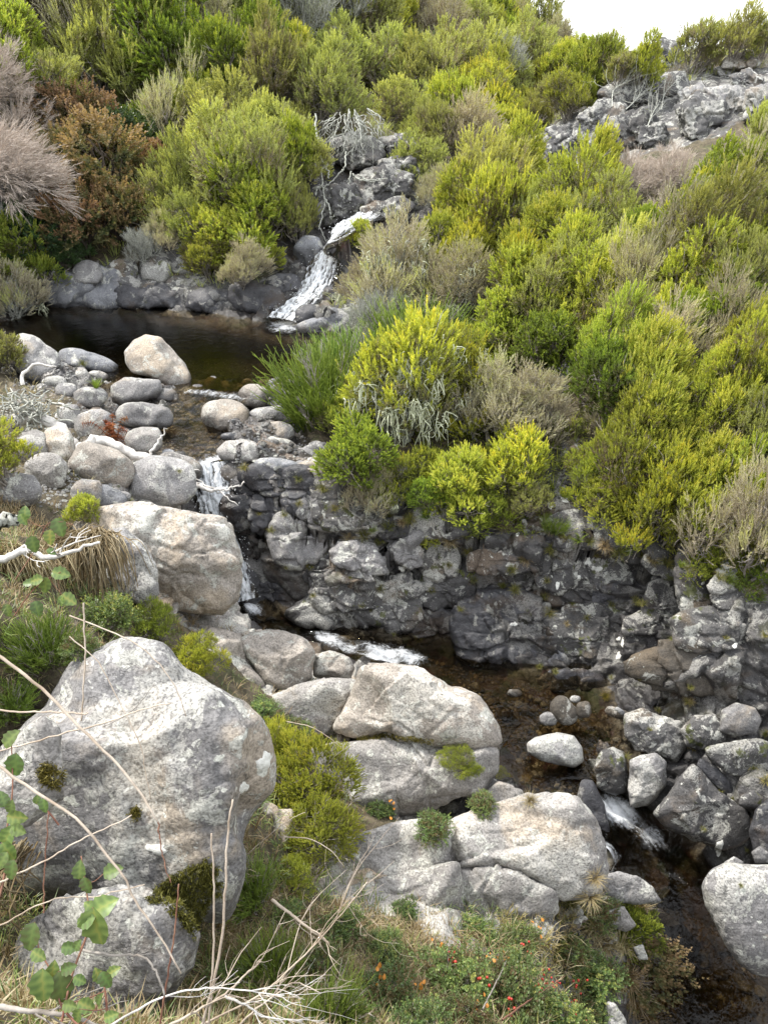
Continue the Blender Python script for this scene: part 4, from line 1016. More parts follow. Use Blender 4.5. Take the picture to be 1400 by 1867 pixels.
# ------------------------------------------------------------------ what a ray meets on the finished ground and rocks
bpy.context.view_layer.update()
_dg = bpy.context.evaluated_depsgraph_get()
_WATER = ('pool_water', 'stream_water', 'outlet_water', 'waterfall', 'water_sheet', 'spray')
SURF_NAME = ['']
def surf(px, py, water=False):
    d = Vector(ray(px, py)).normalized(); o = Vector(CAM)
    for _ in range(6):
        ok, loc, nr, fi, ob, mx = scene.ray_cast(_dg, o, d)
        if not ok: return None, None
        if ob.name.split('.')[0] in _WATER and not water:
            o = loc + d * .004; continue
        SURF_NAME[0] = ob.name; n = np.array(nr); q = np.array(loc)
        if n @ np.array(d) > 0: n = -n
        return float((q - CAM) @ FWD), n
    return None, None
def drop(x, y, z0=30.0):
    """highest ground or rock point under x, y"""
    o = Vector((x, y, z0)); d = Vector((0, 0, -1))
    for _ in range(5):
        ok, loc, nr, fi, ob, mx = scene.ray_cast(_dg, o, d)
        if not ok: return None, None
        if ob.name.split('.')[0] in _WATER: o = loc + d * .004; continue
        return loc[2], np.array(nr)
    return None, None

# ------------------------------------------------------------------ shrubs
UP = np.array([0, 0, 1.0])
KINDS = {   # lobes, lobe radius, plumes per m2 of lobe, plume length, leaves per plume, leaf length/width, spread angle, how upright, leaf form
    'fine':   dict(H=(.06, .19), fat=.050, n=14, r=(.22, .40), K=1500, L=(.06, .13), m=22, l=.032, w=.012, al=40, up=1.0, pf=9, mat='lime', words='lime green heath shrub'),
    'lime':   dict(H=(.06, .19), fat=.050, n=13, r=(.22, .42), K=980, L=(.08, .17), m=14, l=.058, w=.024, al=42, up=1.0, mat='lime', words='lime green heath shrub'),
    'olive':  dict(n=14, r=(.20, .40), K=980, L=(.09, .19), m=14, l=.060, w=.023, al=42, up=1.1, mat='olive', words='olive green tree heath'),
    'grey':   dict(n=13, r=(.20, .38), K=900, L=(.12, .24), m=13, l=.066, w=.016, al=34, up=1.2, mat='grey', words='grey green heath shrub'),
    'green':  dict(H=(.06, .18), fat=.052, n=12, r=(.24, .42), K=980, L=(.08, .16), m=14, l=.057, w=.025, al=45, up=.8, mat='green', words='deep green heath shrub'),
    'yellow': dict(n=13, r=(.22, .40), K=950, L=(.09, .20), m=14, l=.058, w=.024, al=40, up=1.2, mat='yellow', words='yellow tipped heath shrub'),
    'pink':   dict(n=10, r=(.30, .46), K=420, L=(.20, .42), m=14, l=.19, w=.0085, al=24, up=.5, mat='pink', words='leafless pinkish brush'),
    'bare':   dict(n=9, r=(.30, .42), K=330, L=(.25, .45), m=14, l=.20, w=.010, al=26, up=1.6, mat='lichtwig', words='bare grey twiggy shrub'),
    'red':    dict(n=9, r=(.30, .46), K=430, L=(.14, .26), m=14, l=.060, w=.036, al=58, up=.4, mat='redleaf', quad=True, words='rusty red leaved shrub'),
    'dark':   dict(n=9, r=(.32, .48), K=400, L=(.14, .26), m=14, l=.070, w=.040, al=58, up=.3, mat='darkleaf', quad=True, words='dark glossy leaved shrub'),
}
def lobes_of(rg, k):
    C = []; R = []
    for i in range(k['n']):
        a = i * 2.4 + rg.uniform(-.7, .7); q = math.sqrt((i + .4) / k['n']) * rg.uniform(.5, .78)
        C.append([q * cos(a), q * sin(a), .95 - 1.3 * q ** 1.6 + rg.uniform(-.30, .34)])
        R.append(rg.uniform(*k['r']))
    return np.array(C), np.array(R)
def foliage(rg, C, R, k, wind=(0, 0, 0)):
    """fingers of plumes stand on every lobe; each plume is a spray of small leaves"""
    B = []; D = []; T0 = []
    pf = k.get('pf', 7)
    for c, r in zip(C, R):
        n = int(k['K'] * r * r * 2.6 / pf)
        u = nrm(rg.normal(size=(n * 2, 3))); u = u[u[:, 2] > -.5][:n]
        fc = c + u * (r * rg.uniform(.5, 1.0, len(u)) ** .5)[:, None]
        d2 = np.linalg.norm(fc[:, None] - C[None], axis=2) / R[None]
        ok = (d2 < .60).sum(1) == 0
        u, fc = u[ok], fc[ok]; n = len(u)
        ax = nrm(u * .7 + UP * k['up'] * .9 + np.array(wind) + rg.normal(0, .16, u.shape))
        H = rg.uniform(*k.get('H', (.10, .30)), n)
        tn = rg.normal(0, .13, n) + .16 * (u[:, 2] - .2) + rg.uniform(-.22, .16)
        s = rg.uniform(0, 1, (n, pf)) ** .8
        off = rg.normal(0, k.get('fat', .042), (n, pf, 3)) * (1.15 - .7 * s)[..., None]
        B.append((fc[:, None] + ax[:, None] * (s * H[:, None])[..., None] + off).reshape(-1, 3))
        D.append(nrm(ax[:, None] + off * 7 + rg.normal(0, .14, (n, pf, 3))).reshape(-1, 3))
        T0.append((tn[:, None] + .22 * (s - .45) + rg.normal(0, .05, (n, pf))).ravel())
    B = np.vstack(B); D = np.vstack(D); T0 = np.concatenate(T0)
    n, m = len(B), k['m']
    L = rg.uniform(*k['L'], n)
    s = (np.arange(m)[None] + rg.uniform(0, 1, (n, m))) / m
    x = nrm(np.cross(D, np.array([.2, .5, .1]))); y = np.cross(D, x)
    an = np.arange(m)[None] * 2.4 + rg.uniform(0, 6.3, n)[:, None] + rg.normal(0, .3, (n, m))
    rad = np.cos(an)[..., None] * x[:, None] + np.sin(an)[..., None] * y[:, None]
    al = np.radians(k['al']) * (1.15 - .75 * s) + rg.normal(0, .15, (n, m))
    ld = np.cos(al)[..., None] * D[:, None] + np.sin(al)[..., None] * rad
    bend = B[:, None] + D[:, None] * (L[:, None] * s)[..., None]
    sd = nrm(np.cross(ld, rad)) * (k['w'] * .5)
    ln = k['l'] * rg.uniform(.7, 1.25, (n, m)) * (1 - .25 * s)
    tip = bend + ld * ln[..., None]
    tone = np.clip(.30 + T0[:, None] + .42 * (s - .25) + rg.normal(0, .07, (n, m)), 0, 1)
    if k.get('quad'):
        mid = bend + ld * (ln * .45)[..., None]
        dp = rad * (.15 * ln)[..., None]
        V = np.stack([bend, mid - sd - dp * .0, tip - dp, mid + sd], 2).reshape(-1, 3)
        F_ = np.arange(n * m * 4).reshape(-1, 4); t = np.repeat(tone.ravel(), 4)
    else:
        V = np.stack([bend - sd, bend + sd, tip], 2).reshape(-1, 3)
        F_ = np.arange(n * m * 3).reshape(-1, 3); t = np.repeat(tone.ravel(), 3)
    return V, F_, t
def branchwork(rg, C, R, k, extra=14, out=.95, r0=.032):
    mb = MB()
    for c, r in zip(C, R):
        b = np.array([rg.normal(0, .06), rg.normal(0, .06), -.25])
        mid = np.array([c[0] * .45, c[1] * .45, c[2] * .35]) + rg.normal(0, .07, 3)
        P = curve_pts([b, mid, c], 7)
        mb.tube(P, r0, r0 * .4, 5)
        for _ in range(extra):
            u = nrm(rg.normal(size=3) + np.array([0, 0, .5])); e = c + u * r * rg.uniform(.6, 1) * out
            st = P[rg.integers(3, 7)]
            mb.tube(curve_pts([st, (st + e) / 2 + rg.normal(0, .05, 3), e], 4), r0 * .30, r0 * .10, 3)
        for _ in range(2):          # a few bare twigs stand clear of the leaves
            u = nrm(rg.normal(size=3) + np.array([0, 0, .9])); e = c + u * (r + rg.uniform(.16, .36))
            P2 = curve_pts([c + u * r * .3, c + u * r + rg.normal(0, .04, 3), e], 5); mb.tube(P2, r0 * .26, r0 * .08, 3)
            f_ = P2[3]; mb.tube(curve_pts([f_, f_ + nrm(u + rg.normal(0, .5, 3)) * .14], 4), r0 * .16, r0 * .06, 3)
    return mb
def beard(rg, C, R, n, lo=.07, hi=.22):
    mb = MB()
    for _ in range(n):
        i = rg.integers(0, len(C)); u = nrm(rg.normal(size=3)); u[2] = abs(u[2]) * .5 - .15
        p = C[i] + nrm(u) * R[i] * rg.uniform(1.12, 1.55)
        for _ in range(rg.integers(10, 18)):
            q = p + rg.normal(0, .05, 3); ln = rg.uniform(lo, hi)
            e = q + np.array([rg.normal(0, .03), rg.normal(0, .03), -ln])
            mb.tube(curve_pts([q, (q + e) / 2 + rg.normal(0, .045, 3), e], 5), .0085, .003, 3, cap=False)
    return mb
PROTO = {}
def proto(kind, i, wind=(0, 0, 0), lichen=0, K=1.0):
    key = (kind, i, wind, lichen)
    if key in PROTO: return PROTO[key]
    k = dict(KINDS[kind]); k['K'] *= K
    rg = np.random.default_rng(i * 101 + 7 + sum(map(ord, kind)) * 31)
    C, R = lobes_of(rg, k)
    V, Fc, t = foliage(rg, C, R, k, wind)
    base = PROTO.get((kind, i, wind, 0))
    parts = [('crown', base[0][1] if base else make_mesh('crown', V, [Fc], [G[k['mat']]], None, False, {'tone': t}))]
    lt = lichen or kind == 'bare'
    parts.append(('branchwork', branchwork(rg, C, R, k, 26 if lt else 14, 1.12 if lt else .95).mesh('branchwork', [G['lichtwig' if lt else 'twig' if kind not in ('red', 'dark') else 'bark']])))
    if lichen: parts.append(('beard_lichen', beard(rg, C, R, lichen).mesh('beard_lichen', [G['usnea']])))
    PROTO[key] = parts
    return parts
def broom_proto(i, dense=520, dry=.12):
    key = ('broom', i, dense)
    if key in PROTO: return PROTO[key]
    rg = np.random.default_rng(500 + i); mb = MB(); dr = MB()
    for _ in range(dense):
        a = rg.uniform(0, 2 * pi); q = math.sqrt(rg.uniform(0, 1)) * .55
        b = np.array([q * cos(a), q * sin(a), rg.uniform(-.1, .35)])
        d = nrm(np.array([cos(a) * q * 1.1, sin(a) * q * 1.1, 1.0]) + rg.normal(0, .13, 3))
        L = rg.uniform(.55, 1.15) * (1.1 - .3 * q)
        bend = nrm(np.array([cos(a), sin(a), 0])) * .10 * L
        P = np.array([b, b + d * L * .5 + bend * .2, b + d * L + bend])
        tgt = dr if rg.random() < dry else mb
        tn = rg.uniform(.1, .7)
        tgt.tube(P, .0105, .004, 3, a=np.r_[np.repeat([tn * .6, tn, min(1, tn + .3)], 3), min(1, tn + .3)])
        for _ in range(5):
            s = rg.uniform(.2, .9); p = b + d * L * s + bend * s * s
            e = p + nrm(d + rg.normal(0, .3, 3)) * rg.uniform(.12, .3)
            tgt.tube(np.array([p, e]), .007, .003, 3, a=np.r_[np.repeat([tn, min(1, tn + .3)], 3), min(1, tn + .3)], cap=True)
    PROTO[key] = [('stems', mb.mesh('stems', [G['broom']])), ('dry_stems', dr.mesh('dry_stems', [G['twig']]))]
    PROTO[key] = [('green_spray', PROTO[key][0][1]), ('dry_spray', PROTO[key][1][1])]
    return PROTO[key]
WORDS = {k: v['words'] for k, v in KINDS.items()}; WORDS['broom'] = 'spiky green broom bush'
NAMES = {'fine': 'heath_shrub', 'lime': 'heath_shrub', 'olive': 'tree_heath', 'grey': 'heath_shrub', 'green': 'heath_shrub', 'yellow': 'heath_shrub', 'pink': 'dead_brush', 'bare': 'bare_shrub', 'red': 'rusty_shrub', 'dark': 'leafy_shrub', 'broom': 'broom_bush'}
SHRUBS = []
SCALE_UP = 1.28
def shrub(px, py, rp, kind, label=None, group=None, i=None, wind=(0, 0, 0), lichen=0, rg=None, t=None, tall=1.0, sink=.0):
    if i is None: i = len(SHRUBS)
    i = i % (3 if kind in ('lime', 'olive') else 2) if kind != 'broom' else i % 3
    base_y = py + .72 * rp
    if t is None: t = surf(px, base_y)[0] or hit(px, base_y)
    if t is None: return None
    s = rp * t / F * SCALE_UP
    b = Pt(px, base_y, t)
    g = float(ground(b[0], b[1])[0])
    parts = broom_proto(i) if kind == 'broom' else proto(kind, i, wind, lichen)
    o = empty(NAMES[kind], (b[0], b[1], b[2] - .05 * s - sink), (len(SHRUBS) * 2.399) % 6.283 if wind == (0, 0, 0) else ((len(SHRUBS) * .37) % .8 - .4))
    e = ((len(SHRUBS) * .618) % 1 - .5) * .42
    o.rotation_euler[0] = ((len(SHRUBS) * .73) % 1 - .5) * .42; o.rotation_euler[1] = ((len(SHRUBS) * .37) % 1 - .5) * .42
    o.scale = (s * (1 + e), s * (1 - e), s * tall)
    for nm, me in parts:
        c = link(nm, me, o)
        if nm == 'beard_lichen': c['kind'] = 'stuff'
    SHRUBS.append(dict(o=o, x=px, y=py, r=rp, kind=kind, label=label, group=group))
    return o
def inside(x, y, poly):
    c = False; n = len(poly)
    for i in range(n):
        (x1, y1), (x2, y2) = poly[i], poly[(i + 1) % n]
        if (y1 > y) != (y2 > y) and x < (x2 - x1) * (y - y1) / (y2 - y1) + x1: c = not c
    return c
def thicket(poly, sx, sy, rr, kinds, seed, group, wind=(0, 0, 0), tall=(.95, 1.5), skip=()):
    rg = np.random.default_rng(seed)
    xs = [p[0] for p in poly]; ys = [p[1] for p in poly]
    row = 0; y = min(ys)
    ks = [k for k, w in kinds for _ in range(w)]
    sx *= .84; sy *= .84
    while y <= max(ys):
        x = min(xs) + (row % 2) * sx / 2
        while x <= max(xs):
            qx = x + rg.uniform(-.3, .3) * sx; qy = y + rg.uniform(-.3, .3) * sy
            kd = ks[rg.integers(len(ks))]; r = rg.uniform(rr[0] * .72, rr[1] * 1.15); tl = rg.uniform(*tall)
            if inside(qx, qy, poly) and not any(math.hypot(qx - a, qy - b) < c for a, b, c in skip):
                shrub(qx, qy, r, kd, None, group, wind=wind, tall=tl)
            x += sx
        y += sy; row += 1
WR = (.28, .1, 0)
# far valley and ridges
g1 = 'shrubs on the far ridge and in the upper valley'
thicket([(930, 26), (1060, 100), (1150, 118), (1200, 125), (1120, 150), (1000, 160), (900, 80), (900, 0)], 40, 26, (24, 32), [('olive', 3), ('grey', 2), ('green', 2), ('lime', 1)], 1, g1)
thicket([(840, 40), (900, 60), (1000, 150), (1150, 135), (1110, 140), (1020, 200), (960, 235), (860, 240)], 50, 34, (32, 42), [('olive', 2), ('lime', 4), ('yellow', 1)], 2, g1)
g2 = 'heath shrubs on the slope above the waterfall'
thicket([(650, -60), (900, -60), (960, 0), (880, 80), (860, 240), (840, 270), (720, 260), (700, 130), (640, 120), (650, 0)], 66, 46, (42, 56), [('olive', 4), ('grey', 3), ('lime', 1), ('green', 1)], 3, g2, skip=[(900, 150, 46), (800, 40, 40), (760, 130, 36), (660, 300, 120)])
g3 = 'tree heaths on the slope above the pool'
thicket([(0, -80), (650, -80), (650, 100), (560, 250), (520, 200), (400, 230), (310, 230), (240, 190), (130, 180), (60, 110)], 92, 62, (58, 78), [('olive', 9), ('green', 1), ('grey', 3), ('lime', 1)], 4, g3, skip=[(550, 60, 50)])
thicket([(330, 250), (520, 210), (545, 300), (540, 420), (460, 440), (400, 400), (340, 420), (330, 440), (330, 400), (340, 330)], 80, 55, (50, 66), [('olive', 5), ('lime', 2), ('green', 1)], 5, g3)
# right hand slope
g4 = 'heath shrubs covering the right hand slope'
thicket([(1120, 450), (1180, 420), (1290, 370), (1400, 290), (1480, 270), (1480, 1010), (1380, 1030), (1290, 960), (1220, 970), (1150, 930), (1080, 880), (1090, 700), (1080, 560)], 84, 60, (50, 70), [('lime', 8), ('green', 2), ('yellow', 1), ('olive', 3), ('grey', 2)], 6, g4, WR, skip=[(1180, 430, 30), (1385, 400, 40)])
# centre of the right bank
g5 = 'heath shrubs between the upper waterfall and the right slope'
thicket([(720, 460), (770, 400), (800, 330), (900, 345), (1000, 352), (1080, 365), (1110, 420), (1080, 560), (1000, 600), (820, 560), (680, 500)], 82, 56, (48, 64), [('yellow', 2), ('lime', 5), ('olive', 3), ('grey', 2)], 7, g5, (0, 0, 0), skip=[(740, 530, 70), (860, 530, 50), (950, 590, 50)])
# crest of the outcrop
g6 = 'shrubs on top of the right outcrop'
thicket([(1300, 60), (1400, 55), (1450, 65), (1400, 95), (1310, 95)], 66, 34, (36, 46), [('olive', 3), ('grey', 2), ('lime', 1)], 8, g6)
# shrubs one can point at
S = shrub
S(655, 425, 26, 'lime', 'lime heath shrub hiding the right side of the upper waterfall'); S(705, 508, 60, 'grey', 'grey lichened heath shrub just right of the upper waterfall', lichen=26)
S(740, 530, 84, 'grey', 'grey twiggy shrub hung with beard lichen above the tall broom', i=1, lichen=60, tall=1.1); S(850, 520, 66, 'grey', 'second lichen hung grey shrub, right of the twiggy one', i=2, lichen=40)
S(950, 560, 74, 'lime', 'bright lime heath right of the lichen hung grey shrubs'); S(1040, 560, 76, 'lime', 'rounded lime heath shrub in the hollow left of the right slope'); S(1000, 640, 66, 'green', 'deep green heath shrub in the shady hollow behind the big bush')
S(688, 590, 46, 'bare', 'bare twiggy shrub overhanging the pool corner rocks', lichen=20)
S(765, 615, 74, 'broom', 'tall upright green broom behind the yellow tipped bush', i=0); S(600, 700, 84, 'broom', 'leaning green broom at the right end of the boulder dam', i=1); S(640, 650, 60, 'broom', 'dark broom between the pool corner and the leaning broom', i=2)
S(740, 720, 104, 'yellow', 'yellow tipped bush hung with beard lichen in the middle of the photo', i=0, lichen=110, tall=1.15); S(840, 710, 78, 'yellow', 'orange yellow tipped heath at the back of the lichen hung bush', i=1, lichen=30, tall=1.1)
S(900, 740, 80, 'grey', 'grey green feathery heath right of the lichen hung bush', i=0); S(960, 740, 62, 'grey', 'pale grey feathery heath next to the bare rock strip', i=1)
S(655, 830, 62, 'green', 'deep green heath low on the left of the lichen hung bush', i=0); S(630, 770, 44, 'lime', 'small lime heath at the foot of the leaning broom'); S(755, 870, 50, 'yellow', 'small yellow heath at the foot of the lichen hung bush', i=2, lichen=16)
S(838, 868, 58, 'lime', 'lime heath hanging over the middle of the far rock wall'); S(930, 855, 70, 'yellow', 'big yellow olive heath hanging over the far rock wall', i=2); S(680, 890, 44, 'grey', 'silver grey lichened shrublet under the deep green heath', i=2, lichen=30)
S(885, 915, 42, 'lime', 'lime heath drooping lowest over the far rock wall', i=2); S(795, 900, 38, 'green', 'deep green heath between the two wall top heaths', i=0); S(965, 905, 36, 'olive', 'olive heath at the right end of the wall top heaths', i=1)
S(783, 972, 22, 'lime', 'small round green plant growing on the far wall boulders'); S(905, 610, 56, 'lime', 'lime heath behind the feathery grey heath')
S(462, 395, 78, 'lime', 'bright drooping lime heath left of the upper waterfall', i=1); S(420, 440, 66, 'lime', 'lime heath low over the far pool shore', i=2); S(480, 310, 52, 'lime', 'lime heath above the drooping heath'); S(420, 300, 80, 'olive', 'large olive tree heath right of the rusty shrubs')
S(195, 335, 84, 'red', 'largest rusty red leaved shrub on the bank above the pool', i=0); S(160, 420, 60, 'red', 'lower rusty red shrub touching the far pool shore rocks', i=1); S(165, 250, 64, 'red', 'upper rusty brown shrub under the olive heaths', i=2); S(290, 330, 40, 'red', 'small orange leaved shrub right of the largest rusty shrub', i=1); S(225, 400, 52, 'red', 'rusty shrub at the right of the lower rusty shrub', i=2)
S(225, 255, 50, 'dark', 'dark green leafy shrub behind the largest rusty shrub', i=0); S(60, 440, 46, 'dark', 'dark leafy shrub beneath the pale dead brush', i=1); S(275, 250, 46, 'green', 'yellow green heath right of the dark leafy shrub'); S(130, 470, 30, 'dark', 'dark leafy plant under the lower rusty shrub', i=2)
S(900, 150, 46, 'bare', 'dome of bare grey twigs on the valley slope', i=0); S(800, 40, 44, 'bare', 'bare grey twiggy shrub high on the valley slope', i=1); S(550, 55, 60, 'bare', 'lichen white bare tree heath at the top centre', i=2, lichen=30); S(600, 30, 50, 'bare', 'bare grey shrub at the top edge right of the lichen white one', i=0)
S(865, 185, 40, 'broom', 'green broom on the slope left of the grey dome shrub', i=2); S(760, 105, 40, 'broom', 'green broom high above the hanging roots', i=1)
S(1262, 100, 44, 'olive', 'large pale olive shrub on the crest of the right outcrop', i=3); S(1180, 430, 40, 'pink', 'leafless brown shrub in the right slope with orange dead fronds'); S(1135, 345, 44, 'pink', 'pinkish grey dry brush below the right outcrop', i=1); S(1075, 350, 28, 'pink', 'small dry brush below the left of the right outcrop', i=2); S(1215, 330, 34, 'pink', 'dry brush between the outcrop and the right slope', i=0)
S(1385, 400, 60, 'broom', 'green broom high on the right slope at the edge', i=0); S(1205, 545, 40, 'broom', 'green broom in the middle of the right slope', i=1); S(1180, 620, 34, 'broom', 'small green broom low in the middle of the right slope', i=2); S(1370, 960, 80, 'olive', 'grey olive heath at the right edge overhanging the rock wall', i=1); S(1300, 1010, 46, 'lime', 'lime heath at the lower rim of the right slope'); S(1010, 955, 20, 'broom', 'tiny broom on the ledge beside the white lichen spots', i=1)
S(575, 185, 40, 'grey', 'grey green heath just left of the hanging roots'); S(700, 140, 56, 'olive', 'olive tree heath right above the hanging roots', i=2); S(775, 235, 40, 'olive', 'olive heath right of the hanging roots', i=1, lichen=12); S(625, 115, 56, 'olive', 'olive tree heath directly above the hanging roots', i=4); S(535, 245, 40, 'olive', 'olive heath left of the long white root', i=0); S(800, 230, 50, 'olive', 'olive heath on the valley slope left of the tan rock patch', i=3); S(800, 345, 36, 'grey', 'grey heath on the cliff right of the roots', i=2, lichen=16)
S(1105, 905, 44, 'lime', 'lime heath at the lower left rim of the right slope'); S(1170, 935, 46, 'green', 'deep green heath hanging over the rim above the domed rock', i=1); S(1235, 950, 48, 'lime', 'lime heath at the rim between the deep green heath and the corner heaths', i=2); S(1085, 840, 44, 'lime', 'lime heath beside the bare rock strip', i=3); S(1120, 760, 46, 'grey', 'silvery heath at the top of the bare rock strip', i=1); S(1400, 1040, 46, 'green', 'deep green heath lowest at the right edge above the rock wall', i=2); S(1190, 880, 50, 'lime', 'lime heath above the deep green rim heath', i=4)
S(1290, 930, 56, 'lime', 'lime heath in the lower middle of the right slope', i=1)
S(385, 478, 40, 'lime', 'lime heath leaning over the far pool shore', i=3); S(445, 490, 40, 'grey', 'dry grey heath at the waterline left of the upper waterfall', i=1); S(300, 425, 34, 'grey', 'dry grey heath on the bank behind the far pool shore', i=2); S(265, 455, 26, 'bare', 'bare twiggy shrub just above the far pool shore rocks', i=1); S(350, 410, 44, 'olive', 'olive heath at the foot of the slope behind the pool', i=2)
S(762, 300, 44, 'olive', 'olive heath overhanging the right side of the cliff cleft', i=1); S(715, 205, 40, 'olive', 'olive heath drooping right over the hanging roots', i=2); S(560, 300, 40, 'olive', 'olive heath squeezed against the left of the cliff cleft', i=0)
# left edge
S(10, 190, 62, 'pink', 'tall pale pink dead brush at the left edge', i=0, wind=(.5, 0, 0)); S(20, 325, 74, 'pink', 'largest pale pink dead brush sweeping right at the left edge', i=1, wind=(.7, 0, -.3)); S(15, 80, 70, 'lime', 'lime heath at the left edge near the top'); S(90, 180, 60, 'olive', 'olive heath behind the pale dead brush at the left edge')
S(70, 330, 40, 'lime', 'small lime heath sprouting in the dead brush'); S(40, 490, 64, 'lime', 'lime heath at the left edge beside the dark pool', i=3); S(20, 540, 54, 'grey', 'grey twiggy heath at the left shore of the pool', i=0, lichen=20); S(-10, 640, 50, 'olive', 'olive heath at the left edge beside the boulder dam'); S(10, 835, 54, 'lime', 'lime heath at the left edge below the lichened branches', i=0)
S(155, 925, 30, 'lime', 'small lime heath on the end of the tan ledge', i=2)

# ------------------------------------------------------------------ grasses, brambles, canes
def blades(rg, n, L, w, spread, droop, base=.06, tone=(.2, .9)):
    """n bent blades round the origin -> V, T, tone"""
    a = rg.uniform(0, 2 * pi, n); q = np.sqrt(rg.uniform(0, 1, n)) * base
    b = np.stack([q * np.cos(a), q * np.sin(a), np.zeros(n) - .01], 1)
    a2 = a + rg.normal(0, .5, n); out = np.stack([np.cos(a2), np.sin(a2), np.zeros(n)], 1)
    ln = rg.uniform(*L, n)[:, None]; sp = rg.uniform(.1, 1, n)[:, None] * spread
    p1 = b + ln * .55 * nrm(UP + out * sp)
    p2 = p1 + ln * .5 * nrm(UP * (1 - droop * rg.uniform(.3, 1.3, n)[:, None]) + out * (sp + .35))
    side = np.stack([-np.sin(a2), np.cos(a2), np.zeros(n)], 1) * w * .5
    V = np.stack([b - side, b + side, p1 + side * .8, p1 - side * .8, p2], 1)
    T = np.arange(n)[:, None, None] * 5 + np.array([[0, 1, 2], [0, 2, 3], [3, 2, 4]])[None]
    t0 = rg.uniform(*tone, n)
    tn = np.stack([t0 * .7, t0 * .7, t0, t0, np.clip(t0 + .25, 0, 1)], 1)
    return V.reshape(-1, 3), T.reshape(-1, 3), tn.ravel()
TUFT = {}
def tuft_mesh(kind, i):
    if (kind, i) in TUFT: return TUFT[(kind, i)]
    rg = np.random.default_rng(900 + i + len(kind) * 7)
    n, L, w, sp, dr, mt = dict(sedge=(90, (.5, 1.1), .022, 1.1, 1.1, 'sedge'), straw=(150, (.5, 1.2), .020, 1.3, 1.5, 'straw'), green=(110, (.4, 1.0), .024, .8, .5, 'broom'))[kind]
    V, T, tn = blades(rg, n, L, w, sp, dr, .14)
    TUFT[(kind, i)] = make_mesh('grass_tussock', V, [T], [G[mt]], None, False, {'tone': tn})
    return TUFT[(kind, i)]
ITEMS = []
def tussock(px, py, r, kind='sedge', label=None, group='grass tussocks on the rocks', t=None):
    tt, n = surf(px, py + .3 * r)
    if t is not None: tt = t
    if tt is None: return
    s = r * tt / F * 1.15; p = Pt(px, py + .3 * r, tt)
    o = link('grass_tussock', tuft_mesh(kind, len(ITEMS) % 3), None, p)
    o.scale = (s, s, s); o.rotation_euler = (0, 0, len(ITEMS) * 2.1)
    if n is not None:      # lean out of the rock face
        q = Vector((n[0] * .6, n[1] * .6, 1)).normalized(); o.rotation_euler = (q.to_track_quat('Z', 'Y').to_matrix() @ Matrix.Rotation(len(ITEMS) * 2.1, 3, 'Z')).to_euler()
    ITEMS.append(dict(o=o, x=px, y=py, kind=kind, label=label, group=group, words={'sedge': 'yellow green grass tussock', 'straw': 'straw coloured grass tussock', 'green': 'green grass tussock'}[kind]))
    return o
v5 = lambda x, y: (900 + x / 2.8, 850 + y / 2.8)
v4 = lambda x, y: (380 + x / 2.0896, 780 + y / 2.0896)
v8 = lambda x, y: (850 + x / 2.5454, 1200 + y / 2.5454)
for x, y, r in ((640, 430, 28), (300, 410, 22), (90, 520, 16), (45, 610, 14), (110, 630, 17), (270, 580, 12), (275, 740, 20), (265, 660, 14), (400, 700, 10), (480, 770, 12), (370, 800, 10), (600, 700, 14), (760, 700, 18), (720, 680, 15), (235, 1020, 11), (315, 1045, 10), (570, 1165, 14), (1000, 1120, 11), (1000, 1190, 13), (600, 1075, 8), (740, 1080, 8), (910, 880, 9), (1180, 870, 12), (1380, 860, 14), (520, 450, 12), (820, 480, 14), (160, 470, 20)):
    X, Y = v5(x, y); tussock(X, Y, r * .9, 'straw' if (x + y) % 3 == 0 else 'sedge', group='grass tussocks in the cracks of the far wall')
for x, y, r in ((245, 385, 15), (195, 325, 11), (290, 325, 14), (350, 285, 14), (385, 525, 15), (400, 635, 12), (585, 675, 12), (800, 800, 13), (705, 785, 9), (660, 610, 16), (850, 615, 14), (915, 520, 14), (990, 470, 18), (1150, 540, 16), (1010, 575, 16), (960, 690, 14), (1115, 600, 14), (1165, 610, 16), (1190, 500, 16), (1300, 460, 22), (655, 420, 24), (770, 350, 22), (690, 330, 18), (345, 190, 16), (300, 530, 8), (540, 570, 8), (620, 690, 8), (440, 230, 26), (520, 300, 18)):
    X, Y = v4(x, y); tussock(X, Y, r * .85, 'sedge', group='grass tussocks in the cracks of the far wall')
for x, y, r in ((640, 175, 14), (735, 450, 15), (1055, 415, 16), (1040, 130, 10), (1025, 200, 16), (340, 40, 10), (415, 60, 9), (890, 240, 11), (850, 330, 10), (1330, 500, 22), (1390, 560, 18), (1095, 785, 10), (1240, 650, 9), (1295, 885, 9), (1180, 610, 8), (1270, 1050, 9), (1390, 350, 14)):
    X, Y = v8(x, y); tussock(X, Y, r * .9, 'sedge', group='grass tussocks beside the lower stream')
for x, y, r, k in ((300, 650, 22, 'straw'), (275, 560, 14, 'straw'), (800, 1140, 34, 'straw'), (590, 1000, 26, 'straw'), (570, 1080, 34, 'straw'), (740, 1450, 44, 'straw'), (640, 1300, 36, 'straw'), (720, 1250, 30, 'sedge'), (480, 1130, 30, 'sedge'), (780, 1560, 34, 'straw'), (560, 1230, 34, 'straw'), (830, 1420, 28, 'sedge'), (500, 1420, 34, 'straw'), (420, 1340, 30, 'straw')):
    X, Y = v8(x, y); tussock(X, Y, r, k, group='grass tussocks on the near bank beside the stream')
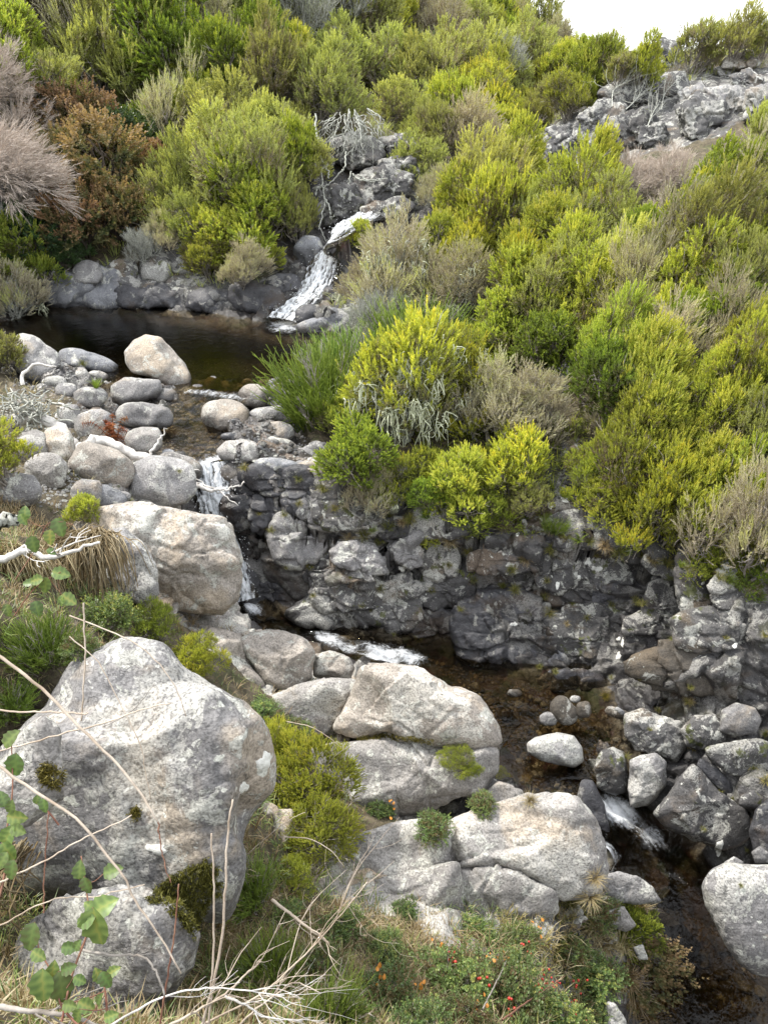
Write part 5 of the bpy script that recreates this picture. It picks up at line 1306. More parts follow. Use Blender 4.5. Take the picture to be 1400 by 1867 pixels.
for x, y, r, k, lb in ((153, 662, 14, 'sedge', 'grass tuft on the boulders left of the tan peaked boulder'), (176, 701, 22, 'green', 'pale green grass tuft between boulders in front of the flat topped block'), (409, 840, 12, 'sedge', 'yellow grass tuft left on the pale square boulder at the cascade lip'), (447, 852, 15, 'sedge', 'yellow grass tuft hanging right of the pale square boulder at the cascade lip'), (236, 910, 12, 'sedge', 'grass tuft in the gap between the oblong boulder and the tan ledge'), (328, 858, 8, 'sedge', 'tiny grass tuft on the big grey boulder by the cascade')):
    tussock(x, y, r, k, lb)

for k in range(34):
    X = 610 + k * 23 + (k * 37) % 11; Y = (925 + (k * 53) % 60) if X < 1000 else 965 + (X - 1000) * .14 + (k * 53) % 50
    tussock(X, Y, 13 + (k * 29) % 12, ('sedge', 'straw', 'sedge', 'green')[k % 4], group='grass tussocks along the rim of the far wall')
for X, Y, r, k in ((1130, 1720, 40, 'straw'), (1165, 1690, 36, 'sedge'), (1200, 1800, 44, 'straw'), (1150, 1800, 44, 'straw'), (1120, 1790, 36, 'sedge'), (1185, 1850, 40, 'straw')):
    tussock(X, Y, r, k, group='grass tussocks on the near bank beside the stream')
# undergrowth: low plants and dead grass carpeting the soil between the shrubs
def carpet(name, n, region, size, mats, nb, seed, test=None):
    rg = np.random.default_rng(seed)
    x = rg.uniform(region[0], region[1], n); y = rg.uniform(region[2], region[3], n)
    keep = np.ones(n, bool)
    if test is not None: keep = test(x, y)
    x, y = x[keep], y[keep]
    sd = poly_sd(x, y, POOL); ok = sd > .5
    for path in (UPFALL, OUTLET, FALL, LOWER):
        d, zw, hw, dp = path_near(x, y, path); ok &= d > hw + .35
    x, y = x[ok], y[ok]
    q = fbm(np.stack([x, y, 0 * x], 1) * .8, 3, seed); ok = q > -.25
    x, y = x[ok], y[ok]; z = ground(x, y)
    V = []; T = []; A = []; c = 0
    proto_ = [blades(rg, nb, (.4, 1.1), .045, 1.2, .8, .25) for _ in range(12)]
    for i in range(len(x)):
        v, t, a = proto_[i % 12]
        s = rg.uniform(*size)
        an = rg.uniform(0, 6.28); ca, sa = cos(an) * s, sin(an) * s
        w = np.stack([v[:, 0] * ca - v[:, 1] * sa + x[i], v[:, 0] * sa + v[:, 1] * ca + y[i], v[:, 2] * s + z[i]], 1)
        V.append(w); T.append(t + c); A.append(np.clip(a + rg.normal(0, .2), 0, 1)); c += len(v)
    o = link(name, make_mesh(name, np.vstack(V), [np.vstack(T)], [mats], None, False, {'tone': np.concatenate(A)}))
    tag(o, kind='stuff')
    return o
hill = lambda x, y: (np.abs(x) < .62 * y + 1) & ~((x > 4.6) & (x < 12) & (y > 17.5) & (y < 24)) & ~((x > -2.6) & (x < 1.6) & (y > 15.5) & (y < 20.4))
carpet('slope_undergrowth', 6500, (-14, 14, 13, 34), (.2, .5), G['olive'], 9, 11, hill)
carpet('slope_undergrowth', 3500, (-.5, 8, 7.2, 14), (.12, .3), G['green'], 9, 12, lambda x, y: hill(x, y) & (x > .1 * (14 - y)) & (y > 7.6 + .3 * x * 0))
carpet('dry_grass', 4200, (-4.5, 1.2, .9, 7), (.07, .18), G['straw'], 10, 13, lambda x, y: (x < -.9 + .34 * (6.2 - y) + .6 * (y < 3.2)) & (y < 6.6))
carpet('bank_grass', 4200, (-4.2, 2.4, .9, 5.8), (.06, .16), G['bramble'], 9, 14, lambda x, y: (x < -.9 + .34 * (6.2 - y) + .9 * (y < 3.3)))
carpet('bank_straw', 900, (.9, 2.9, 1.9, 4.3), (.07, .17), G['straw'], 10, 18)
carpet('bank_sedge', 700, (.9, 2.9, 1.9, 4.3), (.06, .15), G['sedge'], 9, 19)
carpet('near_grass', 3000, (-2.4, .4, .8, 2.9), (.05, .13), G['straw'], 10, 16)
carpet('near_leaf_litter', 2200, (-2.4, .4, .8, 2.9), (.04, .10), G['bramble'], 8, 17)
carpet('dam_grass', 420, (-8, -3, 7.2, 12), (.10, .22), G['straw'], 8, 15, lambda x, y: x < -.52 * y + .4)

# mop of dead straw hanging over the dark rock
def straw_mop(px, py, rx, ry, n, seed, label):
    rg = np.random.default_rng(seed); mb = MB()
    t0, nn = surf(px, py); c = Pt(px, py - ry * .55, t0 - .12)
    o = empty('straw_clump', c); tag(o, label, 'dry grass')
    sx, sy = rx * t0 / F, ry * t0 / F
    for i in range(n):
        a = rg.uniform(-1, 1)
        st = c + RIGHT * rg.normal(-.1, .35) * sx + UPV * rg.normal(0, .12) * sy - FWD * rg.uniform(0, .1)
        e = st + RIGHT * (a * 1.0) * sx - UPV * sy * rg.uniform(.7, 1.9) - FWD * rg.uniform(0, .25)
        m = (st + e) / 2 + UPV * sy * rg.uniform(.1, .5) - FWD * rg.uniform(.05, .25) + RIGHT * a * sx * .3
        mb.tube(curve_pts([st, m, e], 7), .0052, .0025, 3, a=rg.uniform(.4, 1), cap=False)
    s = mb.obj('straw', G['straw'], o); s.location = -Vector(c); s['kind'] = 'stuff'
straw_mop(185, 1010, 58, 60, 430, 3, 'pale mop of dead straw hanging over the dark rock beside the tan ledge')
straw_mop(60, 1030, 70, 50, 260, 4, 'brown tangle of dead grass at the left edge below the white branch')
straw_mop(50, 1560, 40, 50, 70, 6, 'dry grass wisp beside the bramble leaves at the lower left edge')

# ---- bramble leaves
def leaf_mesh(i):
    rg = np.random.default_rng(40 + i); nr_ = 9
    v = np.linspace(0, 1, nr_); wd = np.sin(pi * np.clip(v, 0, 1) ** .8) ** .75 * .36 + .004
    wd[-1] = .003
    V = []
    for k in range(nr_):
        ser = 1 + (.10 if k % 2 else -.06)
        for j, u in enumerate((-1, -.5, 0, .5, 1)):
            z = .10 * abs(u) * wd[k] * 3 + (.034 if k % 2 else -.034) * abs(u) - .16 * v[k] ** 2 + rg.normal(0, .006)
            V.append([u * wd[k] * (ser if abs(u) == 1 else 1), v[k], z])
    Q = [[k * 5 + j, k * 5 + j + 1, k * 5 + j + 6, k * 5 + j + 5] for k in range(nr_ - 1) for j in range(4)]
    tone = np.array([(.78 if j == 2 else .62 if k % 2 else .30) for k in range(nr_) for j in range(5)]) + rg.uniform(-.05, .1)
    return make_mesh('leaf', np.array(V), [np.array(Q)], [G['bramble']], None, True, {'tone': tone})
LEAF = [leaf_mesh(i) for i in range(5)]
def bramble(label, cane_px, leaves, t_of, r=.0035, red=True, name='bramble'):
    """cane_px: photo points of the stem, leaves: (px, py, size px, turn deg)"""
    rg = np.random.default_rng(int(cane_px[0][0] * 7 + cane_px[0][1]))
    P = np.array([Pt(x, y, t_of(x, y)) for x, y in cane_px])
    o = empty(name, P[0]); tag(o, label, 'bramble')
    mb = MB(); C = curve_pts(P, 30); mb.tube(C, r, r * .5, 5)
    for x, y, sz, rot in leaves:
        t = t_of(x, y) - rg.uniform(.0, .05); p = Pt(x, y, t); s = sz * t / F * 2.5
        k = int(np.argmin(np.linalg.norm(C - p, axis=1)))
        a = radians(rot)
        d = nrm(RIGHT * sin(a) + UPV * cos(a) - FWD * rg.uniform(-.1, .25))          # tip direction
        base = p - d * s * .5
        n = nrm(-FWD * .75 + UP * .7 + rg.normal(0, .22, 3)); sd = nrm(np.cross(d, n)); n = np.cross(sd, d)
        lf = link('leaf', LEAF[rg.integers(5)], o)
        M = Matrix(((sd[0] * s, d[0] * s, n[0] * s, base[0] - P[0][0]), (sd[1] * s, d[1] * s, n[1] * s, base[1] - P[0][1]), (sd[2] * s, d[2] * s, n[2] * s, base[2] - P[0][2]), (0, 0, 0, 1)))
        lf.matrix_local = M
        mb.tube(curve_pts([C[k], (C[k] + base) / 2 - UP * .01, base], 5), r * .5, r * .3, 4)
    st = mb.obj('cane', G['redcane' if red else 'cane'], o); st.location = -Vector(P[0])
    return o
L6 = lambda x, y: (x / 2.1212, 1080 + y / 2.1212)
def lv(rows): return [(*L6(x, y), s / 2.1212, r) for x, y, s, r in rows]
near = lambda x, y: 1.75 + .0006 * (1867 - y)
bramble('bramble with the biggest ribbed green leaf in front of the boulder', [L6(240, 1660), L6(280, 1480), L6(345, 1290), L6(335, 1150), L6(315, 1020)],
        lv([(372, 1300, 66, 172), (400, 1215, 46, 60), (330, 1270, 34, -110), (336, 1135, 28, 160), (308, 1075, 30, 0), (436, 1077, 32, 70), (350, 1215, 24, -60), (270, 1375, 26, 95), (300, 1365, 20, 30)]), near)
bramble('bramble with two broad pale leaves at the bottom left corner', [L6(330, 1700), L6(240, 1600), L6(205, 1480), L6(150, 1380)],
        lv([(165, 1525, 52, 175), (240, 1530, 50, 165), (205, 1465, 30, 10), (120, 1335, 44, 190), (150, 1405, 26, 120), (265, 1455, 26, 70), (310, 1500, 22, 120), (335, 1600, 30, 120), (385, 1575, 22, 20)]), near)
bramble('bramble climbing the left edge beside the boulder', [L6(-20, 1250), L6(20, 1080), L6(30, 900), L6(50, 760), L6(45, 560)],
        lv([(60, 670, 40, 185), (42, 565, 34, 40), (66, 872, 32, 100), (44, 830, 22, 10), (30, 940, 36, 30), (32, 1005, 36, 150), (45, 1075, 32, 190), (12, 800, 26, -20), (70, 920, 26, 110), (8, 1040, 30, 210)]), near)
bramble('bramble sprig with small leaves over the upper left of the boulder', [L6(230, 900), L6(190, 850), L6(150, 810)], lv([(172, 825, 24, 170), (145, 800, 16, 10)]), lambda x, y: 2.4)
bramble('bramble at the bottom left with small mid green leaves', [L6(420, 1700), L6(410, 1560), L6(395, 1470)], lv([(410, 1500, 30, 150), (380, 1480, 24, -20), (440, 1465, 22, 60), (300, 1640, 26, 200), (270, 1600, 24, 100), (430, 1640, 24, 70)]), near)
LA = lambda x, y: (x / 3.5, 880 + y / 3.5)
la = lambda rows: [(*LA(x, y), s / 3.5, r) for x, y, s, r in rows]
bramble('bramble arching over the straw with a bright leaf near the lime heath', [LA(100, 620), LA(230, 420), LA(300, 270), LA(390, 250), LA(470, 270)], la([(380, 285, 52, 160), (320, 350, 42, 180), (215, 395, 46, 170), (160, 195, 40, 0), (150, 235, 34, 150), (330, 440, 26, 120)]), lambda x, y: 4.2)
bramble('bramble with round dark leaves in front of the dead straw', [LA(60, 900), LA(200, 700), LA(300, 620), LA(390, 570)], la([(390, 580, 48, 100), (232, 622, 40, -100), (292, 655, 44, 190), (440, 745, 46, 120), (395, 755, 30, 190), (240, 805, 44, 160), (50, 815, 34, 170), (180, 640, 30, -90)]), lambda x, y: 4.0)
# ---- leafy thickets (one mesh of small leaves on short twigs, berries and bright leaves apart)
KINDS['brambleleaf'] = dict(n=12, r=(.22, .42), K=430, L=(.14, .30), m=7, l=.085, w=.060, al=70, up=.5, pf=3, mat='bramble', quad=True, words='bramble thicket')
NAMES['brambleleaf'] = 'bramble_thicket'; WORDS['brambleleaf'] = 'leafy bramble thicket'
KINDS['brownleaf'] = dict(KINDS['brambleleaf'], mat='redleaf', K=300); NAMES['brownleaf'] = 'dry_thicket'; WORDS['brownleaf'] = 'brown leaved thicket'
S(200, 1125, 40, 'brambleleaf', 'blue green bramble clump above the huge lichened boulder'); S(150, 1180, 24, 'brambleleaf', 'small bramble clump at the upper left corner of the huge boulder')
S(480, 1285, 26, 'brambleleaf', 'trailing bramble at the cleft right of the huge boulder', i=1, tall=.6); S(535, 1320, 26, 'brambleleaf', 'bramble sprays over the fine lime heath', i=2, tall=.6)
for i, (x, y, r, lb) in enumerate(((700, 1800, 60, 'bramble thicket at the bottom centre below the lower left shelf block'), (820, 1760, 66, 'rose hip thicket under the vertical crack of the bottom shelf'), (930, 1790, 74, 'largest rose hip thicket, with the most red hips'), (1020, 1720, 50, 'bramble thicket below the bottom shelf slab'), (1000, 1850, 60, 'rose hip thicket at the bottom edge near the white rock'), (1090, 1650, 36, 'bramble clump beside the bleached straw at the stream'), (770, 1867, 60, 'bramble thicket cut by the bottom edge'),
                                (620, 1690, 44, 'bramble clump left of the lower left shelf block'), (580, 1760, 54, 'bramble clump behind the pale dead branches'), (640, 1850, 56, 'dark bramble clump at the bottom edge behind the dead branches'), (870, 1690, 36, 'bramble in the vertical crack of the bottom shelf'), (790, 1500, 34, 'low bramble strip under the split boulder'), (690, 1470, 24, 'low bramble beside the fine lime heath'), (420, 1770, 44, 'dark bramble at the foot of the lower boulder'), (880, 1460, 26, 'leafy sprig between the split boulder and the small pale rock'), (520, 1660, 34, 'bramble clump under the fine lime heath'), (700, 1720, 40, 'bramble clump against the foot of the lower left shelf block'), (860, 1850, 50, 'rose hip tangle at the bottom edge under the shelf crack'), (940, 1700, 40, 'bramble clump hugging the bottom shelf block'), (1080, 1760, 50, 'bramble clump at the right end of the rose hip thicket'), (1070, 1840, 44, 'bramble clump at the bottom edge left of the white rock'), (560, 1850, 40, 'low bramble at the bottom edge left of the broom'), (740, 1650, 24, 'bramble sprig in the joint of the left shelf blocks'))):
    S(x, y, r * .8, 'brambleleaf', lb, i=i % 3, tall=.75)
S(1180, 1760, 62, 'brownleaf', 'brownish thicket leaning over the stream at the bottom right'); S(1150, 1690, 44, 'green', 'green heath bush on the stream bank at the bottom right', i=1)
# heaths and brooms of the near bank
S(560, 1430, 84, 'fine', 'tall lime heath growing in the cleft beside the huge boulder', tall=1.3, i=0); S(580, 1520, 66, 'fine', 'lower half lime heath in the cleft beside the huge boulder', i=1); S(505, 1370, 44, 'fine', 'lime heath squeezed against the huge boulder', i=1, tall=1.3)
S(365, 1195, 38, 'fine', 'small upright lime heath above the huge boulder', i=0, tall=1.3); S(290, 1135, 40, 'fine', 'lime heath right of the blue green bramble clump', i=1); S(830, 1370, 26, 'fine', 'lime heath sprouting on the split boulder', i=0, tall=.7); S(860, 1400, 16, 'fine', 'small sprig below the heath on the split boulder', i=1); S(913, 1408, 12, 'fine', 'bright green tuft by the stream at the end of the split boulder', i=0)
S(85, 1160, 56, 'broom', 'green broom at the left edge above the huge boulder', i=0); S(460, 1610, 46, 'broom', 'dark green broom under the overhang of the huge boulder', i=1); S(495, 1760, 56, 'broom', 'green broom behind the dead branches at the bottom', i=2); S(595, 1840, 62, 'broom', 'green broom at the bottom edge right of the dead branches', i=0); S(540, 1590, 34, 'fine', 'small lime heath tuft under the tall lime heath', i=1); S(20, 1265, 40, 'broom', 'mossy broom at the left edge below the first green broom', i=1)
# ---- red hips and orange leaves
BERRY = None
def hips():
    global BERRY
    V, Q = cube_sphere(3); V = V * np.array([1, 1, 1.3]); BERRY = make_mesh('berry', V, [Q], [G['hip']])
    om = flat_mat('orange_leaf', (.48, .20, .035), .5, .3)
    V8 = lambda x, y: (850 + x / 2.5454, 1200 + y / 2.5454)
    spots = [(375, 1480), (420, 1505), (320, 1527), (500, 1580), (445, 1670), (515, 1660)]
    rg = np.random.default_rng(5)
    t_ = lambda x, y: (surf(x, y)[0] or 5) - .34 
    names = ('red hips topmost in the thicket', 'red hips right of the topmost hips', 'red hips lowest left of the upper three', 'single red hips deep in the right of the thicket', 'red hips at the bottom edge', 'red hips right of the bottom edge hips')
    allsp = [(V8(x, y), n) for (x, y), n in zip(spots, names)] + [((828, 1749), 'red hips under the lower left shelf block'), ((965, 1740), 'red hips below the bottom shelf slab'), ((880, 1790), 'red hips in the left of the thicket'), ((1050, 1790), 'red hips farthest right in the thicket'), ((930, 1835), 'red hips low in the middle of the thicket')]
    for (x, y), n in allsp:
        t = t_(x, y); c = Pt(x, y, t); o = empty('rose_hips', c); tag(o, n, 'rose hips', 'clusters of red rose hips in the thicket')
        for k in range(6):
            b = link('berry', BERRY, o, Vector(rg.normal(0, .03, 3))); s = rg.uniform(.007, .0115); b.scale = (s, s, s)
    lm = LEAF[0].copy(); lm.materials.clear(); lm.materials.append(om)
    for (x, y), n in (((895, 1750), 'left one of the close pair of orange leaf sprays'), ((923, 1745), 'right one of the close pair of orange leaf sprays'), ((955, 1785), 'orange leaf spray lowest in the thicket'), ((715, 1470), 'orange leaf spray under the split boulder'), ((760, 1800), 'orange leaf spray lowest left in the thicket'), ((690, 1790), 'orange leaf spray at the left end of the thicket'), ((800, 1725), 'orange leaf spray by the shelf crack'), ((870, 1835), 'orange leaf spray near the bottom edge'), ((985, 1690), 'orange leaf spray under the bottom shelf slab'), ((740, 1850), 'orange leaf spray at the bottom edge')):
        t = t_(x, y); c = Pt(x, y, t); o = empty('orange_leaves', c); tag(o, n, 'orange leaves', 'orange autumn leaf sprays')
        for k in range(5):
            b = link('leaf', lm, o, Vector(rg.normal(0, .03, 3))); s = rg.uniform(.018, .032); b.scale = (s, s, s); b.rotation_euler = tuple(rg.uniform(-.8, .8, 3) + np.array([.5, 0, 0]))
hips()

# ---- canes and dead branches
def stick(name, label, px, r0, r1, mat='cane', twigs=0, tl=.2, t=None, wob=.0012, lift=.12, cat=None, thorns=False, n=26, seed=None, group=None):
    """px: photo points (x, y[, t])"""
    rg = np.random.default_rng(seed if seed is not None else int(px[0][0] * 3 + px[0][1] * 5) % 9973)
    P = []
    for p in px:
        if len(p) > 2: tt = p[2]
        elif t is not None: tt = t
        else: tt = (surf(p[0], p[1])[0] or 5) - lift
        P.append(Pt(p[0], p[1], tt))
    P = np.array(P); C = curve_pts(P, n, wob, rg)
    o = empty(name, P[0]); tag(o, label, cat or 'branch', group)
    mb = MB(); mb.tube(C, r0, r1, 6 if r0 > .006 else 4)
    m = mb.obj('stem', G[mat], o); m.location = -Vector(P[0])
    if twigs:
        tb = MB()
        for k in range(twigs):
            i = rg.integers(n // 5, n - 1); tg = nrm(C[min(i + 1, n - 1)] - C[i - 1])
            d = nrm(tg + rg.normal(0, .55, 3)); L = tl * rg.uniform(.4, 1.2); rr = (r0 + (r1 - r0) * i / n)
            Q = curve_pts([C[i], C[i] + d * L * .5 + rg.normal(0, .08 * L, 3), C[i] + (d + tg * .3) * L * .9], 8, .006 * L, rg)
            tb.tube(Q, rr * .55, rr * .18, 4)
            for _ in range(2):
                j = rg.integers(2, 7); d2 = nrm(d + rg.normal(0, .7, 3))
                tb.tube(curve_pts([Q[j], Q[j] + d2 * L * .2, Q[j] + nrm(d2 + tg * .4) * L * .4], 5), rr * .3, rr * .1, 3)
        m2 = tb.obj('twig', G[mat], o); m2.location = -Vector(P[0]); m2['kind'] = 'stuff'
    return o
c = lambda *q: [L6(*a) for a in q]
stick('dry_cane', 'thick pale cane slanting down across the huge boulder from the left edge', c((-20, 235), (130, 345), (280, 490), (430, 640), (540, 770), (612, 890)), .0058, .0035, t=1.9)
stick('dry_cane', 'thin brown cane hanging from the end of the thick slanting cane', c((612, 885), (620, 960), (640, 1060), (660, 1120)), .0025, .0015, 'redcane', t=1.95)
stick('dry_cane', 'long cane running from the left edge down past the ribbed leaf', c((-20, 660), (120, 760), (300, 880), (410, 1010), (480, 1100), (520, 1190), (600, 1300), (700, 1470)), .0048, .0025, t=1.8)
stick('dry_cane', 'upright thin cane above the top left of the huge boulder', c((325, 40), (330, 260), (318, 500)), .0035, .0028, t=2.6)
stick('dry_cane', 'curving cane over the crown of the huge boulder', c((270, 90), (400, 140), (520, 195), (620, 280), (690, 390), (720, 480)), .0038, .0022, t=2.7)
stick('dry_cane', 'thin cane bending down the middle of the huge boulder', c((270, 170), (380, 270), (460, 420), (545, 590), (560, 680), (585, 800)), .0028, .0018, t=2.5)
stick('dry_cane', 'horizontal cane over the upper left of the huge boulder', c((-20, 458), (140, 462), (260, 466), (340, 470)), .0034, .003, t=2.0)
stick('dry_cane', 'faint cane rising right over the boulder from the left edge', c((-20, 620), (200, 560), (420, 500), (560, 450), (660, 428)), .0034, .0022, t=2.2)
stick('dry_cane', 'straight cane crossing low over the boulder from the left edge', c((-20, 1130), (150, 1050), (330, 950), (510, 865)), .0034, .002, t=1.9)
stick('dry_cane', 'left one of the twin upright canes in front of the boulder', c((808, 1669), (826, 1400), (828, 1150), (818, 930)), .0040, .0028, t=2.1)
stick('dry_cane', 'right one of the twin upright canes in front of the boulder', c((780, 1690), (850, 1400), (872, 1150), (880, 950), (900, 800)), .0046, .0028, t=2.1)
stick('dry_cane', 'upright reddish cane left of the twin canes', c((620, 1669), (650, 1480), (676, 1320), (690, 1130)), .0030, .002, 'redcane', t=2.0)
stick('dry_cane', 'upright cane through the bramble at the lower left', c((170, 1240), (172, 1120), (178, 1000), (190, 850)), .0022, .0016, 'redcane', t=2.0)
stick('dry_cane', 'short dark twig pair on the crown of the huge boulder', c((400, 520), (480, 480), (540, 430), (600, 350)), .0024, .0014, 'twig', t=2.8)
stick('dry_cane', 'bent grey cane at the bottom left', c((300, 1380), (430, 1400), (540, 1405), (600, 1460), (640, 1560)), .0045, .003, 'twig', t=1.85)
stick('dry_cane', 'long pale cane arching from the lower left to the boulder foot', c((-20, 1300), (200, 1190), (380, 1175), (560, 1130)), .0028, .0018, t=2.0)
stick('dead_branch', 'pale dead branch rising from the bottom edge to the right', c((560, 1790), (800, 1660), (1000, 1560), (1180, 1400), (1300, 1270), (1420, 1120)), 0.0048, .0016, 'cane', 11, .28, t=2.3)
stick('dead_branch', 'whitish dead branch lying nearly level at the bottom', c((420, 1680), (600, 1580), (760, 1535), (900, 1535), (1100, 1562)), .0042, .0018, 'bleached', 9, .22, t=2.05)
stick('dead_branch', 'second whitish dead branch below the level one', c((560, 1720), (720, 1640), (860, 1560), (960, 1470), (1010, 1420)), .0055, .0022, 'cane', 7, .22, t=2.1)
stick('dead_branch', 'twiggy dead branch at the bottom centre', c((860, 1760), (960, 1640), (1060, 1560), (1140, 1510), (1240, 1550)), .0045, .002, 'cane', 7, .22, t=2.3)
stick('dead_branch', 'thin dead branch curving low beside the level one', c((870, 1560), (960, 1600), (1020, 1640), (1170, 1660)), .005, .002, 'bleached', 6, .16, t=2.15)
stick('dead_branch', 'grey dead branch lying in the bottom left corner', c((-20, 1600), (120, 1620), (280, 1640), (420, 1690)), .008, .004, 'twig', 8, .14, t=1.8)
stick('dry_cane', 'arched pale cane over the tall lime heath', c((1100, 945), (1200, 955), (1280, 1000), (1330, 1060)), .0055, .003, t=4.6)
stick('dry_cane', 'curved dry cane above the cleft of the huge boulder', c((1110, 500), (1200, 520), (1270, 560), (1320, 600)), .005, .003, t=5.8)
stick('dry_cane', 'dry cane running down through the lime heath', c((960, 1010), (1040, 940), (1120, 880), (1180, 850)), .004, .002, t=4.6)
stick('dead_branch', 'dead branch rising right towards the bottom shelf', [(495, 1640), (560, 1690), (600, 1720)], .009, .005, 'cane', 6, .2, t=3.6)
stick('dead_branch', 'dead branch lying against the lower left shelf block', [(630, 1648), (680, 1680), (712, 1718)], .009, .004, 'cane', 4, .15, lift=.1)
stick('dry_cane', 'reddish cane lying in the rose hip thicket', [(915, 1860), (970, 1820), (1030, 1780)], .006, .003, 'redcane', lift=.5)
stick('dry_cane', 'thin grey cane standing in the rose hip thicket', [(880, 1840), (905, 1790), (922, 1755)], .005, .003, 'twig', lift=.5)
la_ = lambda *q: [LA(*a) for a in q]
stick('dead_branch', 'thick white branch reaching in from the left edge over the straw', la_((-40, 500), (60, 470), (160, 430), (220, 440), (310, 480), (400, 455), (520, 420), (640, 385)), .026, .008, 'bleached', 3, .25, t=4.3, wob=.006)
stick('dead_branch', 'short white branch forking above the thick white one', la_((60, 470), (120, 430), (200, 370)), .016, .006, 'bleached', 2, .15, t=4.3)
stick('dead_branch', 'lichened white stub at the left edge above the white branch', la_((-20, 240), (40, 235), (125, 255)), .045, .03, 'lichtwig', 0, t=5.2, wob=.02)
a3 = lambda *q: [(x / 2.3333, 560 + y / 2.3333) for x, y in q]
def log():
    ts = lambda x, y: 9.55 - .0009 * (x - 30) * 0 - .0016 * max(0, y - 740)
    f = lambda *q: [(*p, ts(*p)) for p in a3(*q)]
    o = empty('bleached_log', Pt(*a3((90, 470))[0], 9.5)); tag(o, 'bleached fallen heath tree lying over the boulders with its tip in the cascade', 'fallen tree')
    base = Vector(o.location)
    rg = np.random.default_rng(4)
    def part(nm, P, r0, r1, mat, n=30, wob=.02):
        mb = MB(); C = curve_pts(np.array([Pt(*p) for p in P]), n, wob, rg); mb.tube(C, r0, r1, 8 if r0 > .03 else 5)
        m = mb.obj(nm, G[mat], o); m.location = -base; return C
    part('trunk', f((60, 480), (150, 470), (240, 500), (290, 560), (335, 600), (380, 590), (420, 562), (490, 590), (560, 622), (640, 655)), .085, .06, 'bleached', 44, .014)
    part('trunk', f((630, 652), (720, 700), (800, 735), (860, 768), (950, 782)), .058, .02, 'bleached', 30, .012)
    for q, r in ((((640, 640), (655, 600), (680, 560), (710, 515)), .022), (((600, 660), (680, 655), (760, 665), (800, 680), (855, 692)), .024), (((720, 715), (720, 750), (770, 780), (792, 810), (770, 835), (735, 845)), .022), (((150, 545), (190, 580), (220, 615), (205, 660)), .024), (((100, 330), (98, 280), (150, 240), (200, 240), (245, 258)), .030), (((190, 290), (215, 285), (235, 265)), .018), (((180, 330), (170, 350), (185, 300)), .018),
                    (((950, 782), (1000, 765), (1045, 752)), .02), (((800, 735), (880, 760), (960, 800), (1010, 840)), .016), (((220, 610), (260, 620), (300, 660)), .014), (((240, 470), (250, 440), (275, 415), (200, 410), (120, 400)), .022), (((660, 690), (720, 670), (800, 700), (900, 770)), .016)):
        part('branch', f(*q), r, r * .35, 'bleached', 16, .014)
    # crust of lichen and fine twigs where the crown lay
    mb = MB()
    for _ in range(150):
        x = rg.normal(120, 70); y = 440 + rg.normal(0, 38) + .15 * (x - 120); p = Pt(*a3((x, y))[0], ts(x, 700) - rg.uniform(0, .25))
        d = nrm(rg.normal(size=3)); mb.tube(curve_pts([p, p + d * .09 + rg.normal(0, .02, 3), p + d * .18 + rg.normal(0, .04, 3)], 5), .014, .006, 4)
    m = mb.obj('lichened_twig', G['lichtwig'], o); m.location = -base; m['kind'] = 'stuff'
log()
# dead red fern
def fern():
    t0 = surf(215, 800)[0] - .1; c0 = Pt(212, 808, t0); o = empty('dead_fern', c0); tag(o, 'rust red dead fern drooping between the boulders', 'fern'); rg = np.random.default_rng(3)
    for k in range(14):
        mb = MB(); e = np.array([rg.normal(0, .16), rg.normal(-.05, .12), rg.uniform(-.05, .45)])
        C = curve_pts([np.zeros(3), e * .6 + np.array([0, 0, .12]), e], 12); mb.tube(C, .006, .003, 3, a=.4)
        for j in range(2, 12):
            for sd in (-1, 1):
                d = nrm(np.cross(C[j] - C[j - 1], [0.2, -.9, .3])) * sd
                mb.tube(np.array([C[j], C[j] + d * .045 + np.array([0, 0, -.012])]), .008, .002, 3, a=rg.uniform(0, 1))
        mb.obj('frond', G['fern'], o)
fern()
